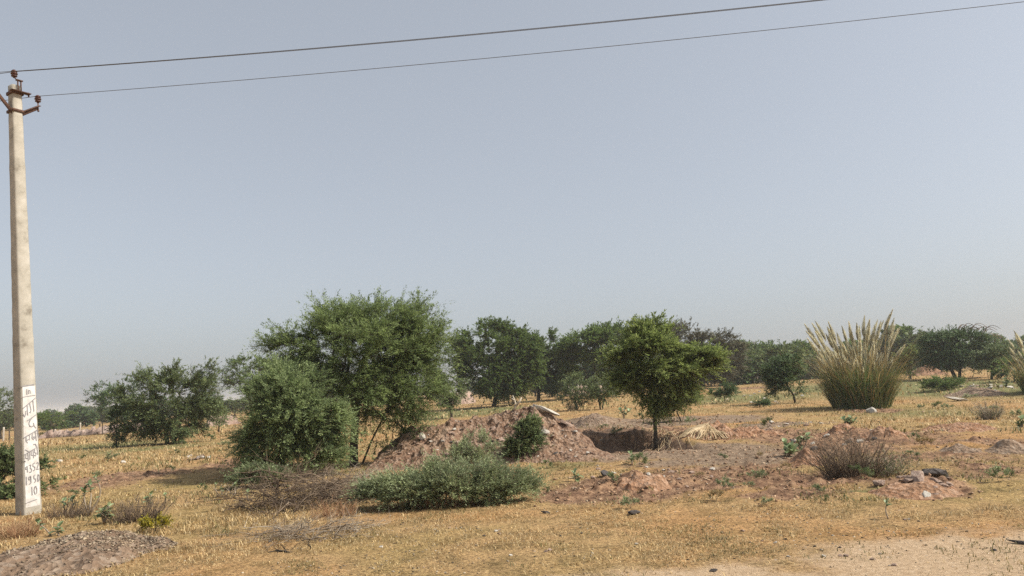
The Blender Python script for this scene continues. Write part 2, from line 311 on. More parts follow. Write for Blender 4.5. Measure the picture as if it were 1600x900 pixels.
# ------------------------------------------------------------------ ground
def ground_material():
    m, t, o = mat_new('ground_dry_grass'); tc = N(t, 'ShaderNodeTexCoord'); v = tc.outputs['Object']
    at_ = N(t, 'ShaderNodeVertexColor', layer_name='zones'); sp = N(t, 'ShaderNodeSeparateColor'); t.links.new(at_.outputs[0], sp.inputs[0])
    at2 = N(t, 'ShaderNodeVertexColor', layer_name='greens'); sp2 = N(t, 'ShaderNodeSeparateColor'); t.links.new(at2.outputs[0], sp2.inputs[0])
    fine = noise(t, 22, 8, .78, v); mid = noise(t, 2.3, 7, .68, v); big = noise(t, .22, 5, .6, v, .4)
    straw = ramp(t, [(.30, (.07, .047, .026)), (.43, (.22, .145, .078)), (.54, (.41, .275, .135)), (.68, (.60, .435, .24))], fine).outputs[0]
    tint = ramp(t, [(.3, (.42, .43, .37)), (.42, (.78, .77, .70)), (.52, (1, .97, .92)), (.7, (1.2, 1.13, 1.06))], mid).outputs[0]
    c = mixc(t, 1, straw, tint, 'MULTIPLY')
    tint2 = ramp(t, [(.35, (1.08, .92, .82)), (.5, (1, 1, 1)), (.66, (.86, .95, .8))], big).outputs[0]
    c = mixc(t, 1, c, tint2, 'MULTIPLY')
    green = ramp(t, [(.3, (.07, .065, .03)), (.5, (.15, .15, .06)), (.75, (.34, .29, .14))], fine).outputs[0]
    def msk(src, lo, hi, amp=.55):
        a = N(t, 'ShaderNodeMath', operation='MULTIPLY_ADD'); a.inputs[1].default_value = amp; t.links.new(mid, a.inputs[0]); t.links.new(src, a.inputs[2])
        b = N(t, 'ShaderNodeMath', operation='MULTIPLY_ADD'); b.inputs[1].default_value = .25; t.links.new(fine, b.inputs[0]); t.links.new(a.outputs[0], b.inputs[2])
        r = N(t, 'ShaderNodeMapRange'); r.interpolation_type = 'SMOOTHSTEP'; r.inputs[1].default_value = lo; r.inputs[2].default_value = hi
        t.links.new(b.outputs[0], r.inputs[0]); return r.outputs[0]
    c = mixc(t, msk(sp2.outputs[0], .55, 1.0), c, green)
    red = ramp(t, [(.34, (.08, .045, .03)), (.47, (.19, .11, .068)), (.58, (.34, .21, .125)), (.72, (.48, .34, .22))], noise(t, 5, 9, .75, v)).outputs[0]
    grey = ramp(t, [(.33, (.08, .055, .04)), (.5, (.22, .155, .105)), (.68, (.40, .30, .21))], noise(t, 9, 9, .8, v)).outputs[0]
    bare = ramp(t, [(.28, (.26, .17, .10)), (.5, (.47, .335, .21)), (.72, (.60, .46, .32))], noise(t, 15, 9, .75, v)).outputs[0]
    c = mixc(t, msk(sp.outputs[0], .80, 1.12, .75), c, red)
    c = mixc(t, msk(sp.outputs[1], .78, 1.02), c, grey)
    c = mixc(t, msk(sp.outputs[2], .72, 1.15), c, bare)
    pit_soil_shade = ramp(t, [(.3, (.06, .038, .027)), (.5, (.15, .095, .063)), (.7, (.30, .21, .145))], noise(t, 6, 9, .78, v)).outputs[0]  # dark deep soil, with the tree's shade in the pit painted into the colour
    c = mixc(t, msk(sp2.outputs[1], .7, 1.0), c, pit_soil_shade)
    vo = N(t, 'ShaderNodeTexVoronoi'); vo.inputs['Scale'].default_value = 9; t.links.new(v, vo.inputs['Vector'])
    peb = ramp(t, [(.10, (1, 1, 1)), (.13, (0, 0, 0))], vo.outputs['Distance']).outputs[0]
    s3 = N(t, 'ShaderNodeSeparateColor'); t.links.new(vo.outputs['Color'], s3.inputs[0])
    gate = N(t, 'ShaderNodeMath', operation='GREATER_THAN'); gate.inputs[1].default_value = .8; t.links.new(s3.outputs[0], gate.inputs[0])
    pm = N(t, 'ShaderNodeMath', operation='MULTIPLY'); t.links.new(peb, pm.inputs[0]); t.links.new(gate.outputs[0], pm.inputs[1])
    pc = ramp(t, [(0, (.09, .06, .05)), (.6, (.22, .17, .13)), (1, (.55, .5, .44))], s3.outputs[1]).outputs[0]
    c = mixc(t, pm.outputs[0], c, pc)
    d = N(t, 'ShaderNodeBsdfPrincipled'); d.inputs['Roughness'].default_value = .95; d.inputs['Specular IOR Level'].default_value = .1; t.links.new(c, d.inputs['Base Color'])
    b = N(t, 'ShaderNodeBump'); b.inputs['Strength'].default_value = .8; b.inputs['Distance'].default_value = .04
    ad = N(t, 'ShaderNodeMath', operation='MULTIPLY_ADD'); ad.inputs[1].default_value = .6; t.links.new(noise(t, 6, 8, .7, v), ad.inputs[0]); t.links.new(fine, ad.inputs[2])
    t.links.new(ad.outputs[0], b.inputs['Height']); t.links.new(b.outputs[0], d.inputs['Normal']); t.links.new(d.outputs[0], o.inputs[0]); return m
def build_ground():
    rr = 1.5*1.0105**np.arange(0, 720); rr = np.append(rr, [rr[-1]*1.3, rr[-1]*1.8, 6000.])
    fa = np.radians(np.arange(-43, 43.001, .11)); ca = np.radians(np.arange(46, 315, 3.5)); ang = np.concatenate([fa, ca])   # from +Y, clockwise
    A, Rr = np.meshgrid(ang, rr); X = np.sin(A)*Rr; Y = np.cos(A)*Rr
    Z = np.concatenate([H(X[i:i+60], Y[i:i+60]) for i in range(0, len(rr), 60)])
    n = len(ang); mb = MB(); i = np.arange(len(rr)-1)[:, None]*n; j = np.arange(n)[None]; j2 = (j+1) % n
    mb.add(np.stack([X, Y, Z], -1).reshape(-1, 3), np.stack([i+j, i+n+j, i+n+j2, i+j2], -1).reshape(-1, 4)[:, ::-1])
    c0 = mb.n; mb.add([[0, 0, 0]], np.zeros((0, 3))); mb.f.setdefault(3, []).append(np.stack([np.full(n, c0), j[0], j2[0]], -1)[:, ::-1])
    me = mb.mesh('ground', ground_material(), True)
    x = np.append(X.ravel(), 0); y = np.append(Y.ravel(), 0)
    for nm, chans in (('zones', (mask(REDW, x, y), mask(GREYW, x, y, 5), road(x, y))), ('greens', (mask(GREENW, x, y, 9), np.clip(np.abs(pit(x, y))*6, 0, 1), 0*x))):  # greens also carries the pit mask for its painted-in shade
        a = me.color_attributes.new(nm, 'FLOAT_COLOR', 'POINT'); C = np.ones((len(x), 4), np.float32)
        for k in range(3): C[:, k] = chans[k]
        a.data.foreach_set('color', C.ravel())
    o = link('ground', me); tag(o, 'dry straw coloured field with bare red earth patches', 'ground', kind='structure')
    # make sure it faces up
    if me.polygons[0].normal.z < 0: me.flip_normals()
build_ground()

# ------------------------------------------------------------------ dry grass (uncountable)
def grass(name, layers, mat, label, seed, greenbias=False):
    rng = np.random.default_rng(seed); mb = MB()
    for r1, r2, n, h, wd, ex in layers:
        th = np.radians(rng.uniform(-42, 42, n)); u = rng.random(n)
        r = (r1**ex + u*(r2**ex-r1**ex))**(1/ex); x = np.sin(th)*r; y = np.cos(th)*r
        bare = np.maximum.reduce([mask(REDW, x, y), mask(GREYW, x, y, 5)*1.1, road(x, y)*.93])
        cl = .6*fbm(x/1.1+3, y/1.1, 55 if not greenbias else 91, 4)+.4*fbm(x*2.5, y*2.5, 57, 3); g = mask(GREENW, x, y, 9)
        keep = rng.random(n) < (np.clip((cl-.38)*5, .03, 1)*(1-bare)**2.6 if not greenbias else np.clip((cl-.56)*5+g*.8, 0, 1)*(1-bare*.7))
        x, y = x[keep], y[keep]; m = len(x)
        hh = h*rng.uniform(.35, 1.3, m)*(.6+1.0*fbm(x/2, y/2, 61, 3)); ww = wd*rng.uniform(.6, 1.3, m); hh = hh*(1+1.6*sm(-x, 2, 6)*.55*sm(y, 8, 9.5)*sm(-y, -17, -13))
        z = H(x, y)-.01; az = rng.uniform(0, 2*math.pi, m); ln = rng.uniform(.3, 1.7, m)
        dx, dy = np.cos(az), np.sin(az); sx, sy = -dy, dx
        B = np.stack([x, y, z], 1); S = np.stack([sx, sy, 0*sx], 1)*ww[:, None]*.5
        Mx = B + np.stack([dx*hh*ln*.35, dy*hh*ln*.35, hh*.6], 1); T = B + np.stack([dx*hh*ln, dy*hh*ln, hh*(1-.25*ln)], 1)
        V = np.stack([B-S, B+S, Mx+S*.8, Mx-S*.8, T], 1); i = np.arange(m)[:, None]*5; n0 = mb.n
        mb.add(V, i+np.array([0, 1, 2, 3])); mb.f.setdefault(3, []).append(i+n0+np.array([3, 2, 4]))
    o = mb.obj(name, mat); tag(o, label, 'grass', kind='stuff')
MT['blade'] = leaf_mat('blade', [(.24, .145, .065), (.42, .29, .14), (.58, .43, .23), (.72, .57, .34), (.16, .125, .065)], .3)
MT['blade_green'] = leaf_mat('blade_green', [(.09, .09, .035), (.14, .14, .055), (.24, .20, .09), (.32, .25, .11)], .3)
grass('dry_grass', [(4.5, 11, 190000, .042, .0075, .4), (11, 22, 130000, .042, .012, .3), (22, 48, 80000, .10, .026, .2), (48, 120, 30000, .15, .07, .2)], MT['blade'], 'short straw coloured dry grass covering the field', 1)
grass('green_grass', [(4.5, 11, 80000, .05, .008, .4), (11, 22, 70000, .065, .014, .3), (22, 48, 50000, .13, .03, .2), (48, 120, 20000, .2, .08, .2)], MT['blade_green'], 'thin olive green grass mixed into the dry straw field', 2, True)

# ------------------------------------------------------------------ trees and shrubs
def sample_lobes(rng, lobes, n, shell):
    Vv = np.array([l[3]*l[4]*l[5]*(l[6] if len(l) > 6 else 1) for l in lobes])**.75; k = rng.choice(len(lobes), n, p=Vv/Vv.sum())
    d = nrm(rng.normal(size=(n, 3))); r = rng.random(n)**(1/3*shell)
    L = np.array([l[:6] for l in lobes])[k]; return L[:, :3] + d*r[:, None]*L[:, 3:6]
def grow(rng, stems, T, seg, curl=.12):
    pos, par, dr = [], [], []
    tips = []
    for st in stems:
        st = np.asarray(st, float); last = -1
        for q in range(len(st)):
            pos.append(st[q]); par.append(last); dr.append(nrm(st[min(q+1, len(st)-1)]-st[max(q-1, 0)])); last = len(pos)-1
    top = np.mean([st[-1] for st in stems], 0); low = min(st[-1][2] for st in map(np.asarray, stems))
    for k in np.argsort(np.linalg.norm(T-top, axis=1)):
        t = T[k]; Pp = np.array(pos); D = t-Pp; dist = np.linalg.norm(D, axis=1); dirs = D/np.maximum(dist[:, None], 1e-6)
        al = (dirs*np.array(dr)).sum(1); cost = dist*(1+.55*(1-al)) + np.where(Pp[:, 2] > t[2]+.2, .4*dist, 0) + np.where(Pp[:, 2] < low*.55, .6, 0)
        b = int(np.argmin(cost)); p0 = Pp[b]; d = dist[b]
        if d < seg*.4: tips.append(b); continue
        n = max(1, int(math.ceil(d/seg))); c = p0 + dr[b]*d*.38 + rng.normal(size=3)*d*.06 + np.array([0, 0, d*.05])
        last = b
        for i in range(1, n+1):
            u = i/n; q = (1-u)**2*p0 + 2*u*(1-u)*c + u*u*t + (rng.normal(size=3)*seg*curl if i < n else 0)
            pos.append(q); par.append(last); dr.append(nrm(q-pos[last])); last = len(pos)-1
        tips.append(last)
    return np.array(pos), np.array(par), np.array(dr), tips
DENS = 1.2
def plant(name, label, cat, base, lobes, leafmat, seed, n=120, leaf=(.06, .02), nleaf=14, twig=.35, ntwig=4, trunk_r=.12, stems=None, shell=.6, seg=.25,
          bark='bark', group=None, up=.3, rz=0, flat=1.0, tipr=.006, crown_name='crown', gap=.45, clump=1.45, twigr=.004):
    rng = np.random.default_rng(seed); n = int(n*DENS); ntwig += 1; leaf = (leaf[0]*1.15, leaf[1]*1.25)
    T = sample_lobes(rng, lobes, int(n*clump), shell)
    g = fbm(T[:, 0]*1.3/(twig*3)+seed, T[:, 1]*1.3/(twig*3)+T[:, 2]*2.1/(twig*3), seed, 2); T = T[np.argsort(-g)[:int(n)]]
    T = T[T[:, 2] > .08]
    if stems is None: stems = [[(0, 0, -.1), (0, 0, .3)]]
    pos, par, dr, tips = grow(rng, stems, T, seg)
    cnt = np.zeros(len(pos)); 
    for t_ in tips: cnt[t_] += 1
    for i in range(len(pos)-1, -1, -1):
        if par[i] >= 0: cnt[par[i]] += cnt[i]
    tot = max(cnt.max(), 1); rad = np.maximum(tipr, trunk_r*.78*(np.maximum(cnt, 1)/tot)**.6)
    root = thing(name, label, cat, base, group, rz)
    mb = MB(); kk = 6; idx = np.where(par >= 0)[0]; a = np.arange(kk)*2*math.pi/kk
    P0, P1 = pos[par[idx]], pos[idx]; D = nrm(P1-P0); ref = np.where(np.abs(D[:, 2:3]) < .9, np.array([[0, 0, 1.]]), np.array([[1., 0, 0]]))
    A = nrm(np.cross(D, ref)); B = np.cross(D, A); ra_ = np.minimum(rad[par[idx]], rad[idx]*1.35); flare = np.where(P0[:, 2] < .05, 1.35, 1.0)
    ring = lambda P, R: P[:, None] + R[:, None, None]*(np.cos(a)[None, :, None]*A[:, None]+np.sin(a)[None, :, None]*B[:, None])
    V = np.concatenate([ring(P0-D*rad[idx][:, None]*.3, ra_*flare), ring(P1, rad[idx])], 1); i0 = np.arange(len(idx))[:, None, None]*2*kk; j = np.arange(kk)[None, :, None]; 
    F4 = np.concatenate([i0+j, i0+(j+1) % kk, i0+kk+(j+1) % kk, i0+kk+j], 2).reshape(-1, 4); mb.add(V, F4)
    # twigs
    tp = pos[tips]; ctr = np.average(np.array([l[:3] for l in lobes]), axis=0, weights=[l[3]*l[5] for l in lobes])
    m = len(tp)*ntwig; P = np.repeat(tp, ntwig, 0); out = nrm((P-ctr)*np.array([1, 1, .8]))
    d = nrm(out*.75 + rng.normal(size=(m, 3))*.6*np.array([1, 1, flat*.8]) + np.array([0, 0, up])); L = twig*rng.uniform(.45, 1.45, m)*np.where(rng.random(m) < .12, 1.5, 1)
    mb.tris3(P, P+d*L[:, None], twigr)
    mb.obj('trunk', MT[bark], root, smooth=True)
    lb = MB(); u = rng.uniform(.08, 1.05, (m, nleaf)); side = rng.choice([-1, 1], (m, nleaf))
    LP = P[:, None] + d[:, None]*(L[:, None]*u)[..., None] + rng.normal(size=(m, nleaf, 3))*twig*.045 - np.array([0, 0, 1.])*(.16*L[:, None]*u**2)[..., None]
    sd = nrm(np.cross(d, nrm(np.array([0, 0, 1.])+rng.normal(size=(m, 3))*.35)))
    LD = d[:, None]*.85 + sd[:, None]*side[..., None]*.65 + rng.normal(size=(m, nleaf, 3))*.22
    LN = np.array([0, -.25, 1.]) + rng.normal(size=(m, 1, 3))*.35 + rng.normal(size=(m, nleaf, 3))*.3
    q = m*nleaf; s = rng.uniform(.6, 1.35, q)
    lb.leaves(LP.reshape(-1, 3), LD.reshape(-1, 3), LN.reshape(-1, 3), leaf[0]*s, leaf[1]*s)
    lb.obj(crown_name, MT[leafmat], root)
    return root
def lobes_px(base, Y, L, depth=1.0):
    out = []
    for l in L:
        px, py, rx, ry = l[:4]; dy = l[4] if len(l) > 4 else 0
        c = W(px, py, Y+dy) - base; s = (Y+dy)/FPX
        out.append((c[0], c[1], c[2], rx*s, rx*s*depth, ry*s))
    return out
def tree_px(name, label, bpx, L, leafmat, seed, Y=None, stems=None, depth=.9, cat='tree', **k):
    base = G(*bpx) if Y is None else at(bpx[0], Y); Y = base[1]; s = Y/FPX
    st = None
    if stems:
        st = [[(W(px, py, Y+dy)-base) if i else np.array([(px-bpx[0])*s, dy, -.15]) for i, (px, py, dy) in enumerate(ss)] for ss in stems]
    return plant(name, label, cat, base, lobes_px(base, Y, L, depth), leafmat, seed, stems=st, **k)

# -- the big tree and the shrubby one in front of it
tree_px('acacia_tree', 'tallest feathery green acacia with several dark trunks behind the low shrubs', (552, 728),
        [(560, 540, 120, 50), (475, 525, 66, 24), (515, 510, 56, 24), (450, 540, 40, 16), (640, 528, 50, 50), (600, 508, 60, 28), (545, 508, 50, 22), (565, 605, 85, 45), (640, 600, 52, 48), (628, 660, 34, 36), (432, 541, 34, 10), (665, 540, 24, 40), (500, 580, 50, 40), (530, 560, 60, 40), (590, 560, 60, 40), (685, 560, 10, 24), (640, 488, 16, 6), (615, 678, 34, 24), (530, 680, 30, 16)],
        'leaf_feather', 11, clump=1.2, n=600, leaf=(.055, .014), nleaf=44, twig=.48, ntwig=6, trunk_r=.13, shell=.75, seg=.22, up=.35, depth=.85,
        stems=[[(552, 728, 0), (553, 690, 0), (556, 640, .0), (552, 600, 0)], [(544, 726, .3), (541, 690, .4), (530, 645, .5), (515, 600, .5)], [(562, 726, -.1), (580, 690, -.2), (605, 640, -.2)], [(536, 728, -.3), (500, 690, -.5), (470, 650, -.6)]])
tree_px('acacia_bush', 'pale green bushy young acacia leaning against the left side of the tallest tree', (447, 746),
        [(440, 612, 60, 30), (420, 645, 46, 38), (495, 650, 42, 34), (480, 612, 38, 22), (402, 620, 30, 30), (425, 695, 44, 18), (392, 680, 18, 20), (500, 695, 34, 22), (415, 712, 30, 12), (455, 584, 26, 6), (512, 625, 20, 16), (450, 640, 60, 40)],
        'leaf_pale', 12, clump=1.55, n=400, leaf=(.055, .015), nleaf=42, twig=.40, ntwig=6, trunk_r=.06, shell=.7, seg=.2, up=.25, depth=.8,
        stems=[[(447, 746, 0), (440, 705, 0), (425, 660, 0)], [(452, 746, .1), (460, 700, .1), (480, 650, .1)], [(440, 746, -.1), (415, 705, -.3)], [(458, 746, -.1), (490, 712, -.3)], [(444, 746, .1), (405, 690, .2), (395, 640, .2)]])
tree_px('acacia_tree', 'bright green acacia showing between the dark left group and the pale bushy acacia', (392, 660),
        [(392, 578, 46, 16), (358, 592, 22, 14), (420, 590, 40, 24), (380, 600, 34, 18), (350, 606, 10, 8)], 'leaf_green', 13, n=200, leaf=(.15, .05), nleaf=20, twig=.7, ntwig=5, trunk_r=.2, seg=.5, stems=[[(392, 660, 0), (393, 640, 0), (388, 615, 0)]])
tree_px('thorn_tree', 'largest dark olive thorn tree of the left group with low hanging branches', (262, 694),
        [(262, 628, 52, 40), (292, 592, 34, 22), (222, 618, 34, 34), (316, 612, 26, 26), (318, 650, 30, 22), (235, 665, 36, 18), (275, 670, 45, 14), (315, 580, 14, 10), (196, 608, 14, 16), (280, 655, 40, 25)],
        'leaf_olive', 14, n=340, leaf=(.085, .028), nleaf=22, twig=.5, ntwig=6, trunk_r=.11, seg=.3, shell=.7, stems=[[(262, 694, 0), (260, 675, 0), (250, 650, 0)], [(268, 694, .2), (280, 665, .2), (290, 630, .2)], [(256, 694, 0), (240, 675, 0)]])
tree_px('thorn_tree', 'dark dense thorn tree with a ragged left edge above the fence line', (196, 676),
        [(160, 618, 24, 16), (185, 628, 28, 22), (150, 630, 16, 10), (205, 640, 26, 20), (215, 600, 20, 12)], 'leaf_dark', 15, n=170, leaf=(.11, .04), nleaf=20, twig=.55, ntwig=5, trunk_r=.13, seg=.4, stems=[[(196, 676, 0), (194, 660, 0), (185, 640, 0)]])
tree_px('sapling_tree', 'slim dark sapling standing alone in front of the dark thorn tree', (182, 699),
        [(182, 658, 14, 14), (186, 675, 14, 12), (180, 645, 9, 8), (184, 688, 7, 8)], 'leaf_dark', 16, n=60, leaf=(.06, .022), nleaf=16, twig=.26, ntwig=5, trunk_r=.035, seg=.2, stems=[[(182, 699, 0), (182, 680, 0), (183, 660, 0)]])
tree_px('flat_topped_tree', 'low flat topped acacia just right of the utility pole', (77, 682),
        [(84, 651, 30, 7), (62, 655, 16, 7), (104, 648, 14, 5), (78, 664, 18, 8), (74, 674, 8, 6)], 'leaf_green', 17, n=95, leaf=(.1, .035), nleaf=18, twig=.45, ntwig=5, trunk_r=.08, seg=.3, up=.15, flat=.4, stems=[[(77, 682, 0), (78, 672, 0), (80, 662, 0)]])
tree_px('thorn_tree', 'brownish olive thorn tree cut by the left edge behind the utility pole', (2, 686),
        [(2, 636, 28, 24), (-20, 622, 32, 22), (16, 652, 14, 18), (-10, 660, 26, 16)], 'leaf_olive', 18, clump=1.15, n=210, leaf=(.11, .04), nleaf=20, twig=.5, ntwig=5, trunk_r=.13, seg=.4, stems=[[(2, 686, 0), (0, 672, 0), (-4, 650, 0)]])
tree_px('thorn_bush', 'waist high green thorn bush growing around the foot of the utility pole', (28, 776),
        [(10, 735, 30, 26), (0, 715, 24, 14), (66, 742, 18, 20), (30, 760, 30, 14), (-14, 750, 24, 24), (58, 722, 10, 8)], 'leaf_olive', 19, n=150, leaf=(.05, .018), nleaf=20, twig=.22, ntwig=6, trunk_r=.03, seg=.14, cat='bush',
        stems=[[(28, 776, 0), (20, 760, 0)], [(34, 776, 0), (50, 755, 0)], [(22, 776, 0), (-5, 755, 0)]])
# -- middle distance
tree_px('khejri_tree', 'round dense dark green tree on one leaning trunk in the middle', (771, 636),
        [(768, 540, 58, 28), (808, 556, 34, 34), (726, 556, 30, 28), (762, 586, 54, 26), (760, 520, 34, 14), (792, 598, 30, 18), (705, 545, 14, 12), (825, 575, 16, 22)],
        'leaf_green', 21, n=440, leaf=(.19, .065), nleaf=24, twig=.75, ntwig=6, trunk_r=.24, seg=.6, shell=.7, stems=[[(771, 636, 0), (774, 622, 0), (776, 600, 0), (772, 575, 0)]])
tree_px('khejri_tree', 'smaller green tree with a clear forked trunk right of the round dense tree', (841, 626),
        [(850, 548, 30, 22), (862, 568, 24, 22), (836, 565, 20, 20), (852, 532, 18, 10), (866, 590, 16, 14), (845, 590, 18, 10)],
        'leaf_green', 22, n=270, leaf=(.19, .065), nleaf=22, twig=.75, ntwig=5, trunk_r=.22, seg=.6, stems=[[(841, 626, 0), (842, 610, 0), (845, 600, 0), (853, 585, 0)], [(842, 612, 0), (838, 604, 0), (832, 590, 0)]])
tree_px('umbrella_tree', 'tall umbrella shaped acacia with sky showing between its limbs', (924, 622),
        [(918, 540, 40, 16), (950, 530, 38, 15), (895, 552, 20, 14), (980, 545, 30, 20), (930, 555, 40, 10), (900, 570, 16, 14), (965, 570, 30, 22)], 'leaf_green', 23, n=420, leaf=(.2, .065), nleaf=22, twig=.8, ntwig=5, trunk_r=.26, seg=.6, up=.2, flat=.5,
        stems=[[(924, 622, 0), (924, 600, 0), (922, 585, 0)], [(924, 604, 0), (930, 585, 0), (942, 565, 0)], [(924, 600, 0), (915, 580, 0), (905, 565, 0)]])
tree_px('scrub_tree', 'thin grey green scrub tree below the umbrella shaped acacia', (900, 634), [(902, 606, 22, 16), (890, 620, 14, 10), (912, 622, 16, 9)], 'leaf_olive', 24, n=90, leaf=(.09, .03), nleaf=14, twig=.42, ntwig=5, trunk_r=.05, seg=.3, Y=48,
        stems=[[(900, 634, 0), (898, 622, 0)], [(903, 634, 0), (910, 618, 0)]])
tree_px('scrub_tree', 'airy scrub tree with thin stems left of the lone tree by the pit', (936, 631), [(938, 604, 20, 15), (928, 616, 14, 10), (948, 618, 14, 9)], 'leaf_olive', 25, n=80, leaf=(.09, .03), nleaf=13, twig=.42, ntwig=5, trunk_r=.05, seg=.3, Y=47,
        stems=[[(936, 631, 0), (934, 618, 0)], [(938, 631, 0), (944, 618, 0)]])
tree_px('scrub_tree', 'small bushy tree on a short stem between the tallest acacia and the round tree', (704, 643), [(704, 612, 22, 16), (690, 600, 18, 14), (714, 600, 14, 12), (700, 626, 14, 8), (680, 585, 18, 16)], 'leaf_olive', 26, n=120, leaf=(.09, .032), nleaf=20, twig=.42, ntwig=6, trunk_r=.09, seg=.3, Y=48,
        stems=[[(704, 643, 0), (704, 632, 0), (702, 622, 0)]])
t13 = tree_px('acacia_tree', 'sunlit fresh green acacia on a single dark trunk beside the dug pit', (1024, 684),
        [(1012, 543, 50, 19), (1078, 560, 40, 15), (968, 556, 22, 15), (1040, 577, 60, 13), (1003, 590, 30, 11), (1015, 518, 28, 8), (1050, 527, 34, 9), (1018, 616, 15, 12), (1104, 573, 14, 7), (990, 535, 30, 12), (958, 562, 26, 12), (980, 543, 36, 16), (985, 590, 34, 14), (1092, 562, 30, 14), (1060, 600, 30, 8), (1036, 628, 18, 10)],
        'leaf_sun', 27, clump=1.6, n=400, flat=.6, leaf=(.09, .026), nleaf=26, twig=.42, ntwig=6, trunk_r=.075, seg=.25, shell=.75, up=.3, stems=[[(1024, 684, 0), (1023, 655, 0), (1024, 630, 0), (1024, 605, 0)]])
tree_px('green_bush', 'feathery green bush right of the trunk of the sunlit acacia', (1062, 655), [(1062, 628, 24, 16), (1048, 640, 18, 12), (1078, 622, 14, 8)], 'leaf_sun', 28, n=100, leaf=(.07, .02), nleaf=18, twig=.34, ntwig=6, trunk_r=.03, seg=.2, cat='bush', Y=31,
        stems=[[(1062, 655, 0), (1058, 645, 0)], [(1060, 655, 0), (1070, 640, 0)]])
tree_px('thorn_tree', 'wide dusky brown green thorn tree behind the sunlit acacia', (1075, 603),
        [(1062, 528, 46, 16), (1112, 536, 38, 16), (1146, 547, 26, 10), (1085, 560, 54, 18), (1130, 562, 30, 16), (1050, 580, 40, 14), (1105, 580, 36, 14)], 'leaf_brown', 29, n=440, leaf=(.2, .06), nleaf=22, twig=.9, ntwig=6, trunk_r=.22, seg=.6, up=.15, flat=.5, Y=78,
        stems=[[(1075, 603, 0), (1077, 590, 0), (1085, 575, 0)], [(1075, 603, 0), (1060, 585, 0)]])
tree_px('khejri_tree', 'green rounded tree at the right end of the dusky thorn tree', (1168, 596), [(1168, 562, 24, 18), (1150, 575, 20, 16), (1185, 572, 20, 16), (1160, 585, 20, 8)], 'leaf_green', 30, n=220, leaf=(.26, .09), nleaf=20, twig=1.0, ntwig=5, trunk_r=.22, seg=.8, Y=96)
tree_px('khejri_tree', 'hazy green tree rising behind the small dark leaning tree', (1206, 594), [(1203, 556, 22, 12), (1190, 572, 20, 14), (1222, 566, 20, 14), (1206, 582, 26, 10)], 'leaf_green', 31, n=220, leaf=(.28, .1), nleaf=20, twig=1.1, ntwig=5, trunk_r=.24, seg=.8, Y=112)
tree_px('thorn_tree', 'small dark leaning tree with two stems left of the plume grass', (1243, 630),
        [(1222, 583, 24, 20), (1238, 572, 16, 12), (1245, 600, 18, 13), (1212, 600, 13, 11), (1252, 614, 12, 8), (1232, 592, 22, 16), (1206, 612, 5, 5)], 'leaf_dark', 32, n=170, leaf=(.085, .032), nleaf=20, twig=.4, ntwig=6, trunk_r=.07, seg=.25,
        stems=[[(1243, 630, 0), (1240, 618, 0), (1230, 600, 0)], [(1246, 630, 0), (1253, 620, 0), (1252, 612, 0)]])
tree_px('scrub_tree', 'hazy dome shaped tree just left of the plume grass top', (1272, 590), [(1275, 568, 20, 12), (1262, 580, 12, 9), (1290, 578, 16, 10)], 'leaf_dark', 33, n=80, leaf=(.28, .1), nleaf=18, twig=1.0, ntwig=5, trunk_r=.2, seg=.8, Y=118)
tree_px('prosopis_tree', 'broad dark green tree with curled bare twigs on top at the right', (1500, 581),
        [(1500, 542, 44, 20), (1466, 532, 20, 14), (1535, 548, 22, 15), (1480, 555, 36, 14), (1515, 560, 36, 13), (1456, 548, 12, 12)], 'leaf_dark', 34, n=330, leaf=(.15, .045), nleaf=24, twig=.65, ntwig=6, trunk_r=.15, seg=.5, Y=62, up=.05,
        stems=[[(1500, 581, 0), (1500, 572, 0), (1496, 562, 0)], [(1503, 581, 0), (1512, 565, 0)], [(1496, 581, 0), (1480, 565, 0)]])
tree_px('scrub_tree', 'thin yellowish green scrub tree just right of the plume grass', (1424, 590), [(1422, 562, 18, 14), (1436, 550, 12, 10), (1415, 572, 14, 10)], 'leaf_sun', 35, n=80, leaf=(.13, .045), nleaf=18, twig=.55, ntwig=5, trunk_r=.1, seg=.5, Y=66)
tree_px('scrub_tree', 'brownish scrub tree under the right end of the broad dark tree', (1550, 582), [(1552, 556, 20, 11), (1540, 562, 16, 10), (1568, 562, 16, 9)], 'leaf_olive', 36, n=90, leaf=(.13, .045), nleaf=16, twig=.55, ntwig=5, trunk_r=.1, seg=.5, Y=58,
        stems=[[(1550, 582, 0), (1551, 572, 0)], [(1546, 582, 0), (1540, 570, 0)]])
tree_px('green_bush', 'dense dark green bush at the right edge beside the brownish scrub tree', (1586, 590), [(1588, 574, 22, 10), (1570, 578, 14, 8), (1604, 570, 16, 12)], 'leaf_green', 37, n=80, leaf=(.12, .04), nleaf=20, twig=.5, ntwig=5, trunk_r=.06, seg=.4, Y=52, cat='bush')
tree_px('scrub_tree', 'small thin scrub tree standing behind the dark left group', (342, 676), [(342, 650, 16, 7), (338, 640, 12, 7), (348, 656, 10, 6)], 'leaf_olive', 38, n=50, leaf=(.08, .03), nleaf=14, twig=.4, ntwig=5, trunk_r=.05, seg=.3, up=.1, stems=[[(342, 676, 0), (342, 664, 0)]])
tree_px('scrub_tree', 'low dark scrub tree behind the trunk of the smaller green tree', (875, 622), [(880, 602, 14, 8), (868, 610, 12, 7)], 'leaf_dark', 39, n=60, leaf=(.15, .05), nleaf=14, twig=.6, ntwig=5, trunk_r=.1, seg=.5, Y=72)
tree_px('green_bush', 'bright green bush under the right side of the round dense tree', (800, 626), [(802, 606, 22, 8), (790, 612, 14, 6), (815, 600, 12, 8)], 'leaf_sun', 40, n=70, leaf=(.14, .045), nleaf=18, twig=.55, ntwig=5, trunk_r=.07, seg=.4, Y=66, cat='bush')
